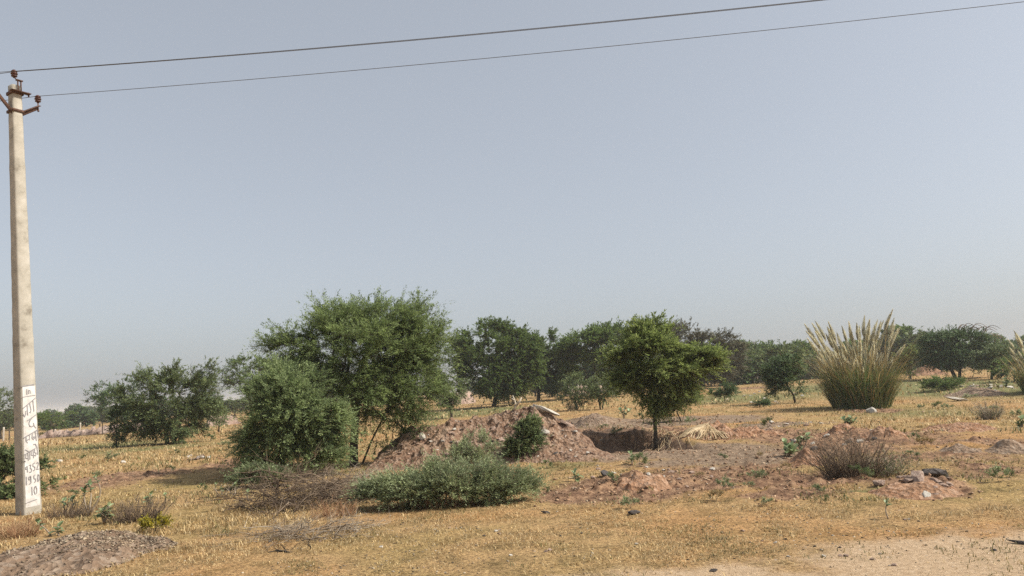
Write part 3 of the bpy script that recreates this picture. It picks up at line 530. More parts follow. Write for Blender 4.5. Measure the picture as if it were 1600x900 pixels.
# curled bare twigs on the broad right tree belong to it
def curls(parent, base, Y, spots):
    mb = MB(); rng = np.random.default_rng(5)
    for px, py, d in spots:
        p0 = W(px, py, Y)-base; s = Y/FPX
        for q in range(5):
            a = np.linspace(0, 1, 8)[:, None]; ln = rng.uniform(22, 34)*s; off = np.array([rng.uniform(-6, 6)*s, rng.uniform(-.6, .6), 0])
            mb.tube(p0+off+np.concatenate([d*ln*a**1.3, 0*a, ln*.75*np.sin(a*2.3)], 1), np.linspace(.05, .012, 8), 4)
    mb.obj('bare_twigs', MT['bark_grey'], parent)
bt = [o for o in SC.objects if o.name.startswith('prosopis_tree')][0]
curls(bt, at(1500, 62), 62, [(1508, 532, .9), (1522, 535, 1), (1500, 530, .7), (1540, 545, .9)])

# ------------------------------------------------------------------ low shrubs in the foreground
tree_px('green_shrub', 'wide low grey green feathery shrub spreading across the middle foreground', (700, 790),
        [(640, 764, 45, 13), (705, 757, 58, 17), (770, 763, 46, 15), (812, 757, 24, 13), (748, 742, 34, 7), (670, 778, 26, 9), (745, 780, 50, 11), (600, 768, 26, 9), (622, 755, 24, 9), (690, 738, 16, 5), (655, 770, 60, 12), (580, 772, 18, 7), (832, 762, 14, 8)],
        'leaf_grey', 51, clump=1.12, n=430, leaf=(.030, .009), nleaf=30, twig=.27, ntwig=7, trunk_r=.02, seg=.12, shell=.8, up=.55, depth=.7, bark='bark_grey', cat='shrub', tipr=.003, twigr=.002,
        stems=[[(660, 785, 0), (655, 765, 0)], [(690, 790, -.1), (700, 765, -.1)], [(730, 790, 0), (735, 765, 0)], [(770, 788, 0), (785, 765, 0)], [(640, 780, .3), (620, 765, .3)], [(710, 785, .4), (715, 750, .5)]])
tree_px('dark_shrub', 'dark leafy shrub growing up the front of the soil mound', (815, 722), [(828, 664, 14, 8), (822, 678, 17, 12), (812, 694, 19, 12), (800, 708, 14, 7), (838, 688, 8, 8)],
        'leaf_olive', 52, n=150, clump=1.15, leaf=(.035, .014), nleaf=20, twig=.17, ntwig=6, trunk_r=.02, seg=.14, up=.4, cat='shrub', stems=[[(815, 722, 0), (815, 705, 0)], [(812, 722, 0), (805, 708, 0)]])
tree_px('green_shrub', 'loose pale stemmed shrub between the wide low shrub and the soil mound', (740, 735), [(745, 700, 22, 18), (730, 715, 24, 12), (760, 712, 20, 12)],
        'leaf_grey', 53, n=90, leaf=(.04, .012), nleaf=14, twig=.2, ntwig=6, trunk_r=.014, seg=.14, up=.6, cat='shrub', bark='twig_pale')
tree_px('green_shrub', 'low dark green shrub in the shade under the pale bushy acacia', (405, 762), [(405, 745, 30, 12), (385, 750, 20, 9), (432, 748, 18, 9)],
        'leaf_grey', 54, n=110, leaf=(.04, .014), nleaf=18, twig=.17, ntwig=6, trunk_r=.015, seg=.12, up=.5, cat='shrub')
tree_px('green_shrub', 'small rounded green shrub out on the dry field right of the sunlit acacia', (1130, 621), [(1130, 609, 16, 6), (1120, 613, 10, 5), (1140, 612, 9, 5)], 'leaf_dark', 55, n=70, leaf=(.07, .025), nleaf=18, twig=.3, ntwig=5, trunk_r=.03, seg=.25, Y=46, cat='shrub', up=.5)
tree_px('green_shrub', 'small bluish shrub at the left end of the leaning tree shadow', (1187, 636), [(1187, 630, 10, 5), (1193, 632, 7, 3)], 'leaf_dark', 56, n=40, leaf=(.06, .02), nleaf=16, twig=.22, ntwig=5, trunk_r=.02, seg=.2, cat='shrub', up=.5)
tree_px('green_shrub', 'low spreading green shrub left of the rubble heap at the right', (1465, 608), [(1470, 600, 26, 7), (1450, 604, 14, 4), (1490, 598, 12, 5)], 'leaf_green', 57, n=100, leaf=(.07, .02), nleaf=16, twig=.3, ntwig=6, trunk_r=.03, seg=.25, Y=45, cat='shrub', up=.7, bark='bark_grey')
tree_px('yellow_weed', 'low yellow flowering weed at the top of the stone chip heap', (243, 832), [(243, 820, 17, 9), (230, 822, 9, 6)], 'leaf_yellow', 58, n=60, leaf=(.018, .012), nleaf=12, twig=.09, ntwig=5, trunk_r=.006, seg=.06, cat='weed', tipr=.002, up=.8, twigr=.0015)

# ------------------------------------------------------------------ far trees (beyond the field)
rng = np.random.default_rng(77); protos = []
for k, (lm, lob, tr) in enumerate([('leaf_green', [(0, 0, 4.2, 2.8, 2.6, 1.5), (1.2, 0, 3.2, 2.2, 2, 1.3), (-1.4, .3, 3.2, 2.1, 2, 1.2)], .25), ('leaf_olive', [(0, 0, 3.2, 3.2, 2.8, .9), (1.5, 0, 2.4, 2, 2, .9), (-1.3, 0, 2.2, 2.2, 2, 1)], .2),
                                   ('leaf_dark', [(0, 0, 2.6, 2.8, 2.5, 1.6), (1.4, 0, 1.8, 2.0, 1.8, 1.2), (-1.6, 0, 1.6, 2, 1.8, 1.1)], .2)]):
    lab = ['hazy round green tree in the far tree line', 'hazy flat topped olive tree in the far tree line', 'hazy low dark bushy tree in the far tree line'][k]
    protos.append((plant('far_tree', lab, 'tree', (0, 0, 0), lob, lm, 200+k, n=130, leaf=(.36, .14), nleaf=12, twig=.75, ntwig=5, trunk_r=tr, seg=.7, group='trees of the far tree line'), lab))
used = set()
fx = []
for k in range(150):
    px = rng.uniform(-120, 1720); Y = rng.uniform(125, 300)
    fx.append((px, Y))
for q in range(26): fx.append((1090+q*22+rng.uniform(-8, 8), rng.uniform(100, 140)))
for q in range(10): fx.append((-40+q*42+rng.uniform(-10, 10), rng.uniform(110, 150)))
for q in range(18): fx.append((840+q*28+rng.uniform(-10, 10), rng.uniform(88, 120)))
for k, (px, Y) in enumerate(fx):
    t = k % 3; b = at(px, Y); s = rng.uniform(.55, 1.15)*(1.0 if px > 300 else .8)
    if px < 330 and k % 3 == 0 : t = 2
    if t not in used:
        used.add(t); o = protos[t][0]; o.location = Vector([float(c) for c in b]); o.scale = (s, s, s*rng.uniform(.8, 1.1)); o.rotation_euler[2] = rng.uniform(0, 6.28)
    else: copy_tree(protos[t][0], b, rng.uniform(0, 6.28), (s*rng.uniform(.9, 1.3), s, s*rng.uniform(.75, 1.1)))

# ------------------------------------------------------------------ plume grass
def munja(name, label, base, seed, R, hgt, nb, npl, lean=0):
    rng = np.random.default_rng(seed); root = thing(name, label, 'tall grass', base)
    for nm, mt, n, hs in (('leaf_blades', 'munja_leaf', nb, .41), ('dry_blades', 'straw', nb//4, .62)):
        mb = MB(); a = rng.uniform(0, 2*math.pi, n); r = R*np.sqrt(rng.random(n))*.75; L = hgt*hs*rng.uniform(.3, 1.25, n)
        B = np.stack([r*np.cos(a), r*np.sin(a), np.zeros(n)-.05], 1); a2 = a+rng.normal(size=n)*.7; ln = rng.uniform(.05, .6, n)*(.3+.7*r/R/.75); droop = rng.uniform(0, .9, n)
        K = 6; u = np.linspace(0, 1, K)[None]; dx = np.cos(a2)[:, None]; dy = np.sin(a2)[:, None]
        hx = L[:, None]*(ln[:, None]*u + droop[:, None]*u**3*.5); hz = L[:, None]*(u*.97 - droop[:, None]*.45*u**3)
        C = np.stack([B[:, 0:1]+dx*hx, B[:, 1:2]+dy*hx, B[:, 2:]+hz], -1); wd = .014*rng.uniform(.7, 1.4, n)[:, None]*(1-u**2*.95)
        S = np.stack([-dy+0*u, dx+0*u, 0*u+0*dx], -1)*wd[..., None]
        V = np.stack([C-S, C+S], 2).reshape(n, K*2, 3); i = np.arange(n)[:, None, None]*K*2; j = (np.arange(K-1)*2)[None, :, None]
        mb.add(V, (i+j+np.array([0, 1, 3, 2])).reshape(-1, 4)); mb.obj(nm, MT[mt], root)
    protos = []
    for k in range(5):
        mb = MB(); Ls = hgt*rng.uniform(.78, 1.0); bend = rng.uniform(.06, .2)*Ls; u = np.linspace(0, 1, 9)
        P = np.stack([bend*u**3, 0*u, Ls*(u-.02*u**4)], 1); mb.tube(P, .007-.004*u, 4)
        ph = Ls*rng.uniform(.18, .27); n = 900; v = rng.random(n); z = Ls-ph+ph*v; x0 = bend*(z/Ls)**3
        az = rng.uniform(0, 2*math.pi, n); sp = .46*np.sin(np.pi*np.clip(v*.86+.14, 0, 1))**.7
        B = np.stack([x0, 0*x0, z], 1); D = np.stack([np.cos(az)*sp+.12, np.sin(az)*sp, 1+0*az], 1)
        mb.leaves(B, D, nrm(rng.normal(size=(n, 3))), ph*.22*rng.uniform(.6, 1.3, n)*(1.15-.6*v), .012)
        protos.append(mb.mesh('plume', MT['plume']))
    for k in range(npl):
        a = rng.uniform(0, 2*math.pi); r = R*math.sqrt(rng.random())*.7; o = link('plume', protos[k % 5], root, (r*math.cos(a), r*math.sin(a), -.05))
        tl = rng.uniform(.0, .18)*(.25+1.1*r/R)*(1+.2*math.sin(3*a+1)) + (.08 if rng.random() < .08 else 0); s = rng.uniform(.55, 1.0)*(1 if r < R*.5 else .9)*(.93+.07*math.sin(2.3*a+.7))
        ax = Vector((math.cos(a+rng.normal()*.5), math.sin(a+rng.normal()*.5), 0)); ax.x += lean
        q = Vector((0, 0, 1)).rotation_difference(Vector((ax.x*math.tan(tl), ax.y*math.tan(tl), 1)).normalized())
        o.rotation_mode = 'QUATERNION'; o.rotation_quaternion = q @ Matrix.Rotation(a, 3, 'Z').to_quaternion(); o.scale = (1, 1, s)
    return root
munja('plume_grass', 'tall clump of plume grass with cream feathery heads behind a pale stone', G(1347, 637), 61, 1.6, 5.3, 4000, 98)
munja('plume_grass', 'plume grass clump cut off by the right edge with leaning cream heads', at(1630, 38), 62, 1.2, 3.9, 1500, 40, -.5)

# ------------------------------------------------------------------ dead brush
def brush(name, label, px, py, rxm, rym, h, n, mat, seed, cat='dry brush', r=.006, spiky=False, group=None, leaf=None):
    c = G(px, py); rng = np.random.default_rng(seed); root = thing(name, label, cat, c, group); mb = MB(); lb = MB()
    for k in range(n):
        a = rng.uniform(0, 6.28); q = math.sqrt(rng.random()); x, y = rxm*q*math.cos(a)*(.45 if spiky else .9), rym*q*math.sin(a)*(.45 if spiky else .9)
        z = float(H(c[0]+x, c[1]+y))-c[2]
        L = h*rng.uniform(.5, 1.4) if spiky else rng.uniform(.4, 1.1)*rxm*.9
        d = nrm(np.array([x/rxm*1.3+rng.normal()*.4, y/rym*1.3+rng.normal()*.4, 1.0])) if spiky else nrm(np.array([rng.normal(), rng.normal(), rng.uniform(-.1, .9)]))
        u = np.linspace(0, 1, 7); env = max(0.15, 1-q**2)
        P = np.array([x, y, z-.02 + (0 if spiky else rng.uniform(0, h*.8)*env)]) + d*L*u[:, None] + np.cumsum(rng.normal(size=(7, 3))*L*.035, 0)
        if not spiky: P[:, 2] = P[0, 2] + (P[:, 2]-P[0, 2])*(1-.5*u); P[:, 2] = np.clip(P[:, 2], z+.005, z+h*env*1.1+.05)
        rr = r*rng.uniform(.6, 1.6) if rng.random() < .9 else r*2.6
        mb.tube(P, np.linspace(rr, rr*.35, 7), 3, False)
        m = 8; i = rng.integers(1, 7, m); s = P[i]; e = s + nrm(d+rng.normal(size=(m, 3))*.9+np.array([0, 0, .2]))*L*rng.uniform(.12, .4, (m, 1)); e[:, 2] = np.maximum(e[:, 2], z+.01)
        mb.tris3(s, e, rr*.45)
        if leaf:
            m = 8; i = rng.integers(2, 7, m); lb.leaves(P[i]+rng.normal(size=(m, 3))*.03, d+rng.normal(size=(m, 3))*.6, rng.normal(size=(m, 3)), .035, .012)
    mb.obj('twigs', MT[mat], root)
    if leaf: lb.obj('leaves', MT[leaf], root)
    return root
brush('thorn_brush', 'tangled heap of dead brown thorn branches left of the wide low shrub', 478, 790, 1.1, .8, .75, 300, 'bark_grey', 81)
brush('thorn_brush', 'thin grey dead twigs lying flat on the grass in front of the tangled heap', 482, 838, .8, .45, .16, 110, 'twig_pale', 82, r=.004)
brush('thorn_brush', 'dry pinkish brush under the feathery trees beside the wide low shrub', 560, 765, .9, .6, .45, 150, 'twig_pale', 83, r=.004)
brush('dry_bush', 'rounded brown dry bush in front of the red dug earth', 1330, 745, .85, .55, .55, 330, 'bark_grey', 84, spiky=True, cat='dry bush', r=.004)
brush('dry_bush', 'greyish dry bush behind the stone chip heap below the field', 215, 815, .75, .4, .3, 230, 'bark_grey', 85, spiky=True, cat='dry bush', r=.0035)
brush('dry_bush', 'sparse straw coloured dry bush right of the rounded brown one', 1385, 742, .6, .45, .3, 140, 'twig_pale', 86, spiky=True, cat='dry bush', r=.0035, leaf='leaf_olive')
brush('dry_bush', 'dry brown bush at the foot of the grey green scrub tree', 895, 640, .7, .5, .5, 100, 'bark_grey', 87, spiky=True, cat='dry bush', r=.007)
brush('dry_bush', 'brown dry weeds between the utility pole and the broad leaved plants', 110, 808, .7, .35, .22, 170, 'bark_grey', 88, spiky=True, cat='dry bush', r=.0035)
brush('dry_bush', 'spiky pale tuft on the grass right of the plume grass', 1548, 655, .4, .35, .45, 120, 'twig_pale', 89, spiky=True, cat='dry bush', r=.006, leaf='leaf_olive')
brush('dry_bush', 'reddish dry weeds at the front foot of the wide low shrub', 690, 792, 1.1, .3, .16, 240, 'red_straw', 91, spiky=True, r=.0028)
brush('dry_bush', 'rust coloured dry weeds among the tall straw left of the stone chip heap', 25, 838, .6, .5, .2, 260, 'red_straw', 92, spiky=True, r=.0028)
brush('dry_bush', 'reddish dry weeds in front of the tangled thorn heap', 520, 808, .7, .3, .18, 160, 'red_straw', 93, spiky=True, r=.0028)
brush('thorn_brush', 'pale bare twigs poking out of the left end of the wide low shrub', 612, 778, .5, .4, .42, 70, 'twig_pale', 94, r=.003)
brush('fallen_twig', 'single dark dead twig lying on the grass in front of the thin grey twigs', 452, 862, .35, .08, .06, 7, 'bark', 90, r=.006, cat='twig')

# ------------------------------------------------------------------ utility pole
def build_pole():
    B = G(45, 803); B[2] -= .02; T = W(23, 135, B[1]); ax = T-B; Lax = np.linalg.norm(ax); Z = ax/Lax
    n1 = np.array([math.cos(math.radians(-29)), math.sin(math.radians(-29)), 0]); X = nrm(n1-Z*(n1@Z)); Y = np.cross(Z, X)
    root = link('utility_pole', None, None, B); root.empty_display_size = .3
    tag(root, 'tall leaning square concrete utility pole with white painted writing near its base', 'utility pole')
    root.matrix_world = Matrix([[X[0], Y[0], Z[0], B[0]], [X[1], Y[1], Z[1], B[1]], [X[2], Y[2], Z[2], B[2]], [0, 0, 0, 1]])
    hw = lambda z: .148 - (.148-.085)*z/Lax
    mb = MB(); rng = np.random.default_rng(4); zs = np.concatenate([[-.4], np.linspace(0, Lax, 60)]); V = []
    for z in zs:
        h = hw(z)+.0015*rng.normal(); c = .022
        for sx, sy in ((1, 1), (-1, 1), (-1, -1), (1, -1)):
            for q in ((0, 1) if sx*sy < 0 else (1, 0)):
                V.append((sx*(h-c*(q == 0)), sy*(h-c*(q == 1)), z))
    # order ring counterclockwise by angle
    V = np.array(V).reshape(len(zs), 8, 3); o_ = np.argsort(np.arctan2(V[1, :, 1], V[1, :, 0])); V = V[:, o_]
    k = 8; i = np.arange(len(zs)-1)[:, None]*k; j = np.arange(k)[None]; j2 = (j+1) % k
    mb.add(V.reshape(-1, 3), np.stack([i+j, i+j2, i+k+j2, i+k+j], -1).reshape(-1, 4)); mb.f.setdefault(8, []).append((np.arange(8)+(len(zs)-1)*8)[None])
    mb.obj('shaft', MT['concrete'], root)
    zz = lambda py: (803-py)/668*Lax
    mb = MB(); rng = np.random.default_rng(8); nz = 30; V = []
    for q in range(nz):
        z = zz(791)+(zz(614)-zz(791))*q/(nz-1); h = hw(z); e = .004*rng.normal()
        V += [(h+.004, -h+.024, z), (h+.004, h-.026+e, z)]
    V = np.array(V); i = np.arange(nz-1)[:, None]*2; mb.add(V, i+np.array([0, 1, 3, 2])); mb.obj('painted_panel', MT['whitewash'], root)
    A = [([(80, 90), (250, 72)], 1.3), ([(150, 130), (150, 210)], 1), ([(172, 140), (176, 200)], .8), ([(178, 150), (192, 150), (199, 195)], .7), ([(85, 240), (262, 222)], .7),
         ([(92, 400), (262, 265)], 1), ([(150, 362), (157, 500)], 1), ([(152, 430), (132, 440), (128, 490), (115, 520), (98, 480)], 1), ([(185, 335), (200, 430), (192, 470), (180, 455)], 1), ([(228, 300), (240, 455)], 1),
         ([(150, 577), (268, 500)], 1), ([(208, 545), (180, 580), (170, 620), (180, 655), (208, 665), (236, 645), (228, 612)], 1.1), ([(232, 650), (262, 690)], 1),
         ([(97, 810), (284, 716)], 1.1), ([(132, 795), (128, 850), (150, 885)], .9), ([(128, 850), (172, 832)], .9), ([(172, 780), (176, 850)], .6), ([(212, 765), (205, 820), (225, 850), (248, 800)], .9), ([(212, 800), (248, 830)], .8), ([(250, 735), (262, 870)], 1), ([(280, 722), (288, 812)], 1)]
    Bz = [([(110, 190), (288, 100)], .8), ([(118, 118), (150, 140), (178, 162)], .8), ([(132, 182), (126, 238), (158, 245)], .8), ([(158, 170), (162, 275)], .8), ([(125, 290), (104, 262)], .7), ([(182, 158), (184, 262)], .7),
          ([(204, 148), (202, 205), (228, 208)], .8), ([(228, 135), (232, 250)], .8), ([(250, 128), (247, 170), (270, 190), (262, 222), (240, 212)], .8), ([(283, 102), (290, 210)], .8), ([(232, 62), (262, 58), (276, 98)], .8),
          ([(146, 352), (124, 362), (124, 390), (148, 384), (145, 345), (150, 432)], .8), ([(168, 342), (196, 338), (184, 378), (204, 402), (196, 436), (170, 438)], .9), ([(248, 318), (224, 324), (222, 362), (246, 376), (246, 412), (222, 424)], .9), ([(268, 330), (284, 310), (296, 338), (270, 414), (300, 410)], .9),
          ([(131, 490), (132, 605)], .9), ([(188, 498), (164, 500), (164, 540), (190, 532), (188, 488), (192, 586), (168, 600)], .9), ([(250, 484), (232, 490), (230, 532), (250, 540), (252, 575), (232, 585)], .9), ([(284, 480), (276, 530), (284, 582), (300, 560), (300, 505), (284, 480)], .8),
          ([(200, 640), (204, 755)], .9), ([(240, 642), (228, 695), (240, 748), (262, 738), (266, 680), (254, 644), (240, 642)], .9), ([(118, 850), (264, 820)], .5)]
    mb = MB(); lift = .008
    for S, x0, wx, y0 in ((A, 69, 215, 605), (Bz, 88, 228, 695)):
        for pts, wd in S:
            Q = []
            for zx, zy in pts:
                z = zz(y0+zy/9.48); u = (zx-x0-(zy*.018 if y0 == 605 else zy*.016))/wx; h = hw(z); Q.append((h+lift, -h+u*2*h, z))
            Q = np.array(Q); a = np.linspace(0, 1, 4)
            Q = np.concatenate([Q[i]+(Q[i+1]-Q[i])*a[:-1, None] for i in range(len(Q)-1)]+[Q[-1:]])
            Tn = np.gradient(Q, axis=0); Sd = nrm(np.stack([0*Tn[:, 0], -Tn[:, 2], Tn[:, 1]], 1))*.0075*wd; n = len(Q)
            V = np.stack([Q-Sd, Q+Sd], 1).reshape(-1, 3); i = np.arange(n-1)[:, None]*2; mb.add(V, i+np.array([0, 1, 3, 2])); lift += .0001
    mb.obj('painted_lettering', MT['lettering'], root)
    # steelwork, in world axes turned into the pole's own
    Mi = np.array(root.matrix_world.inverted()); loc = lambda p: (Mi @ np.append(np.asarray(p, float), 1))[:3]; dirl = lambda d: Mi[:3, :3] @ np.asarray(d, float)
    a = math.radians(-6); wdir = np.array([math.cos(a), math.sin(a), 0]); vdir = np.array([-math.sin(a), math.cos(a), 0])
    def ring(z, hgt, th):
        mb = MB(); h = hw(z)+.003
        for sx, sy, lx, ly in ((1, 0, th, 2*h+2*th), (-1, 0, th, 2*h+2*th), (0, 1, 2*h, th), (0, -1, 2*h, th)): mb.box((sx*(h+th/2), sy*(h+th/2), z), (lx, ly, hgt))
        return mb
    za = zz(178)
    mb = ring(za, .05, .014); mb.obj('arm_clamp', MT['rust'], root)
    mb = ring(zz(148), .06, .014); h = hw(zz(148)); mb.box((h+.06, .02, zz(148)), (.10, .34, .012)); mb.box((h+.03, .18, zz(148)), (.02, .02, .09)); mb.obj('top_clamp', MT['rust'], root)
    v3, w3 = dirl(vdir), dirl(wdir); z3 = np.array([0, 0, 1.])
    def disc_insulator(P, par, name='insulator'):
        prof = [(0, .0), (.022, .0), (.022, .02), (.05, .025), (.052, .038), (.032, .046), (.03, .062), (.058, .068), (.06, .083), (.034, .092), (.032, .105), (.052, .112), (.053, .126), (.034, .138), (.03, .15), (.0, .152)]
        mb = MB(); k = 14; t = np.arange(k)*2*math.pi/k; V = np.array([[(r*math.cos(q), r*math.sin(q), z) for q in t] for r, z in prof])+P
        i = np.arange(len(prof)-1)[:, None]*k; j = np.arange(k)[None]; mb.add(V.reshape(-1, 3), np.stack([i+j, i+(j+1) % k, i+k+(j+1) % k, i+k+j], -1).reshape(-1, 4))
        mb.obj(name, MT['ceramic'], par, smooth=True)
    tops = {}
    bz_far = 7.80
    for sgn, nm in ((1, 'far'), (-1, 'near')):
        Pw = B + ax*((bz_far-B[2])/ax[2]) + vdir*.55*sgn; E = loc(Pw); tops[nm] = Pw     # wire height at the insulator
        E0 = E - z3*.24; S0 = np.array([0, 0, za]) + v3*sgn*hw(za)*1.05; S0[2] = za-.02
        mb = MB(); D = E0-S0; D[2] = 0; n = nrm(np.cross(D, z3)); L = np.linalg.norm(E0-S0)
        for o1 in (0,):
            Pts = np.array([S0, S0+(E0-S0)*.85, E0, E0+nrm(D)*.03]); hh = np.array([.05, .045, .045, .045]); V = []
            for p_, h_ in zip(Pts, hh):
                V += [p_-n*.006-z3*h_, p_+n*.006-z3*h_, p_+n*.006+z3*h_, p_-n*.006+z3*h_]
            i = np.arange(3)[:, None, None]*4; j = np.arange(4)[None, :, None]
            mb.add(V, np.concatenate([i+j, i+(j+1) % 4, i+4+(j+1) % 4, i+4+j], 2).reshape(-1, 4)); mb.f.setdefault(4, []).append(np.array([[0, 3, 2, 1], [12, 13, 14, 15]])+mb.n-16)
            V = []
            for p_, h_ in zip(Pts, hh):
                t_ = p_+z3*(h_+.0); V += [t_-n*.006-z3*.012, t_+n*.06-z3*.012, t_+n*.06, t_-n*.006+z3*.002]
            mb.add(V, np.concatenate([i+j, i+(j+1) % 4, i+4+(j+1) % 4, i+4+j], 2).reshape(-1, 4))
        arm = mb.obj('cross_arm', MT['rust'], root)
        mb = MB(); Pc = E0+n*.025; mb.tube([Pc-z3*.06, Pc+z3*.14], .011, 8); mb.tube([Pc-z3*.075, Pc-z3*.05], .02, 6); mb.obj('pin', MT['rust'], arm)
        disc_insulator(Pc+z3*.10, arm)
    Pt = loc(W(22, 112, B[1])); tops['top'] = W(22, 112, B[1])
    mb = MB(); base = np.array([hw(Lax)+.03, .03, zz(150)]); q = np.array([hw(Lax)+.02, .04, zz(130)])
    for d_ in (-.045, .045): mb.box((hw(Lax)+.035, .02+d_*.6, (zz(150)+zz(128))/2), (.03, .012, zz(128)-zz(150)))
    mb.box((hw(Lax)+.035, .02, zz(128)), (.05, .11, .02)); mb.obj('top_bracket', MT['rust'], root)
    mb = MB(); p0 = np.array([hw(Lax)+.035, .02, zz(128)]); p1 = Pt-z3*.14; mb.tube([p0, (p0*.4+p1*.6), p1+z3*.03], .011, 8); mb.obj('pin', MT['rust'], root)
    disc_insulator(Pt-z3*.12, root)
    return tops, wdir
tops, wdir = build_pole()
for nm, sl_, sag, lab in (('far', -.026, .0012, 'lower thin overhead wire running from the low insulator on the cross arm'), ('top', -.036, .0014, 'overhead wire tied to the insulator on top of the pole'), ('near', -.036, .0014, 'overhead wire on the arm nearest the camera hanging close under the topmost wire')):
    mb = MB()
    t = np.linspace(0, 42, 90); P = tops[nm] + np.outer(t, wdir); P[:, 2] += sl_*t + sag*t*t
    t2 = np.linspace(12, 0.3, 12); P2 = tops[nm] - np.outer(t2, wdir); P2[:, 2] += -.03*t2+.0012*t2*t2
    mb.tube(np.concatenate([P2, P]), .0052, 6); tag(mb.obj('overhead_wire', MT['wire'], smooth=True), lab, 'wire', 'overhead wires on the pole')

# ------------------------------------------------------------------ soil mound, heaps
YM = 19.6
crest = [(596, 706), (612, 690), (640, 671), (670, 662), (690, 660), (705, 653), (722, 656), (745, 649), (762, 650), (775, 643), (800, 637), (830, 631), (860, 640), (885, 658), (905, 674), (925, 690), (950, 706)]
cw = [W(a, b, YM) for a, b in crest]; cx_ = np.array([c[0] for c in cw]); cz_ = np.array([c[2] for c in cw])
def hm(x, y):
    x = np.asarray(x, float); y = np.asarray(y, float); c = np.interp(x, cx_, cz_-hbase(cx_, YM), left=-.3, right=-.3)
    yy = y + .5*(fbm(x/.9, y/.9, 23, 3)-.5); t = np.where(yy < YM, (YM-yy)/2.3, (yy-YM)/1.5)
    s = 1.06 - np.sqrt(t*t+.012); m = np.maximum(c, -.3)*np.clip(s, -.3, 1)
    m = np.where(c < 0, -.3, m); lum = np.clip(m*4, 0, 1)
    big = fbm(x*2.3, y*2.3, 29, 4)-.5; ridg = 1-abs(2*fbm(x*4.1, y*4.1, 41, 4)-1)
    cell = vn(x*9, y*9, 77)
    return m + lum*(.24*big + .10*(ridg-.7) + .08*(cell-.5)+.14*(fbm(x*12, y*12, 43, 3)-.5))
def grid_heap(name, x0, x1, y0, y1, st, hf, mat, parent=None):
    xs = np.arange(x0, x1, st); ys = np.arange(y0, y1, st); X, Y = np.meshgrid(xs, ys); m = hf(X, Y); Z = H(X, Y)+m
    idx = -np.ones(X.size, int); i = np.arange(len(ys)-1)[:, None]*len(xs); j = np.arange(len(xs)-1)[None]
    Fq = np.stack([i+j, i+j+1, i+j+1+len(xs), i+j+len(xs)], -1).reshape(-1, 4); keep = (m.ravel()[Fq] > -.05).any(1); Fq = Fq[keep]
    u = np.unique(Fq); idx[u] = np.arange(len(u)); mb = MB(); V = np.stack([X, Y, Z], -1).reshape(-1, 3)[u]
    mb.add(V, idx[Fq]); o = mb.obj(name, mat, parent); return o
mo = grid_heap('soil_mound', cw[0][0]-.4, cw[-1][0]+.3, YM-2.9, YM+2.0, .03, hm, MT['soil_mound'])
tag(mo, 'long reddish brown mound of dug soil and broken stone', 'soil mound')
def heap(name, label, px, py, rx, ry, h, mat, seed, st=.04, cat='heap', skew=0, lump=.25, pointy=True):
    c = G0(px, py); s = c[1]/FPX; R = rx*s
    def f(x, y):
        dx, dy = (x-c[0]), (y-c[1]); dx = np.where(dx > 0, dx/(R*(1+skew)), dx/R); d = np.sqrt(dx**2+(dy/ry)**2+.006) + .7*(fbm(x/R*2.1, y/ry*2.1, seed, 4)-.5)
        m = h*((1.05-d) if pointy else (1-d*d)); return m + np.clip(m/h*3, 0, 1)*h*lump*(fbm(x*3.5, y*3.5, seed+3, 5)-.5)
    o = grid_heap(name, c[0]-R*1.4, c[0]+R*(1+skew)*1.4, c[1]-ry*1.4, c[1]+ry*1.4, st, lambda x, y: f(x, y), mat); tag(o, label, cat); return c, f, R
cH, fH, RH = heap('root_heap', 'orange earth heap draped with pale stringy roots beside the pit', 1108, 684, 50, 1.0, .42, MT['soil_orange'], 301, .03, skew=1.3)
rt = [o for o in SC.objects if o.name == 'root_heap'][0]
mb = MB(); rng = np.random.default_rng(6)
for k in range(110):
    a = rng.uniform(math.pi*.92, math.pi*1.62); t = np.linspace(rng.uniform(.02, .25), rng.uniform(.7, 1.1), 9); a2 = a+rng.normal()*.25*t
    x = cH[0]+RH*t*np.cos(a2)*.95+rng.normal()*.03; y = cH[1]+1.1*t*np.sin(a2)*.95; z = H(x, y)+np.maximum(fH(x, y), 0)+.012+rng.uniform(0, .02)
    mb.tube(np.stack([x, y, z], 1), rng.uniform(.006, .016), 4, False)
mb.obj('roots', MT['root'], rt)
heap('earth_heap', 'low dark grey heap of gravel at the back edge of the pit', 925, 668, 34, 1.2, .36, MT['soil_grey'], 302, .05)
heap('rubble_heap', 'stony rubble heap with white stones at the right behind the plume grass', 1524, 618, 40, 1.4, .42, MT['soil_grey'], 303, .05, lump=.5)
heap('earth_heap', 'small red earth heap behind the rounded brown dry bush', 1262, 728, 26, .4, .15, MT['soil_orange'], 304, .03, lump=.6)
heap('earth_heap', 'broken orange clay bank in the grass below the pit', 1008, 766, 40, .45, .16, MT['soil_orange'], 305, .03, lump=.9, pointy=False)
heap('earth_heap', 'low clay and stone pile in front of the black stone', 1428, 773, 58, .5, .08, MT['soil_orange'], 306, .03, lump=.8, pointy=False)
heap('earth_heap', 'reddish dug ridge in front of the plume grass', 1378, 688, 40, .6, .2, MT['soil_orange'], 307, .04, lump=.9)
heap('earth_heap', 'dark brown dug ridge left of the reddish one', 1312, 682, 36, .5, .16, MT['soil_orange'], 308, .04, lump=.9)
heap('earth_heap', 'small grey earth heap near the right edge above the clay pile', 1500, 706, 26, .4, .1, MT['soil_grey'], 309, .03, lump=.7)
heap('earth_heap', 'flat dark earth heap touching the right edge', 1576, 706, 30, .4, .12, MT['soil_grey'], 310, .03, lump=.7)
heap('earth_heap', 'pale orange sand bank under the broad dark tree', 1448, 586, 24, 2.2, 1.1, MT['soil_orange'], 311, .15)
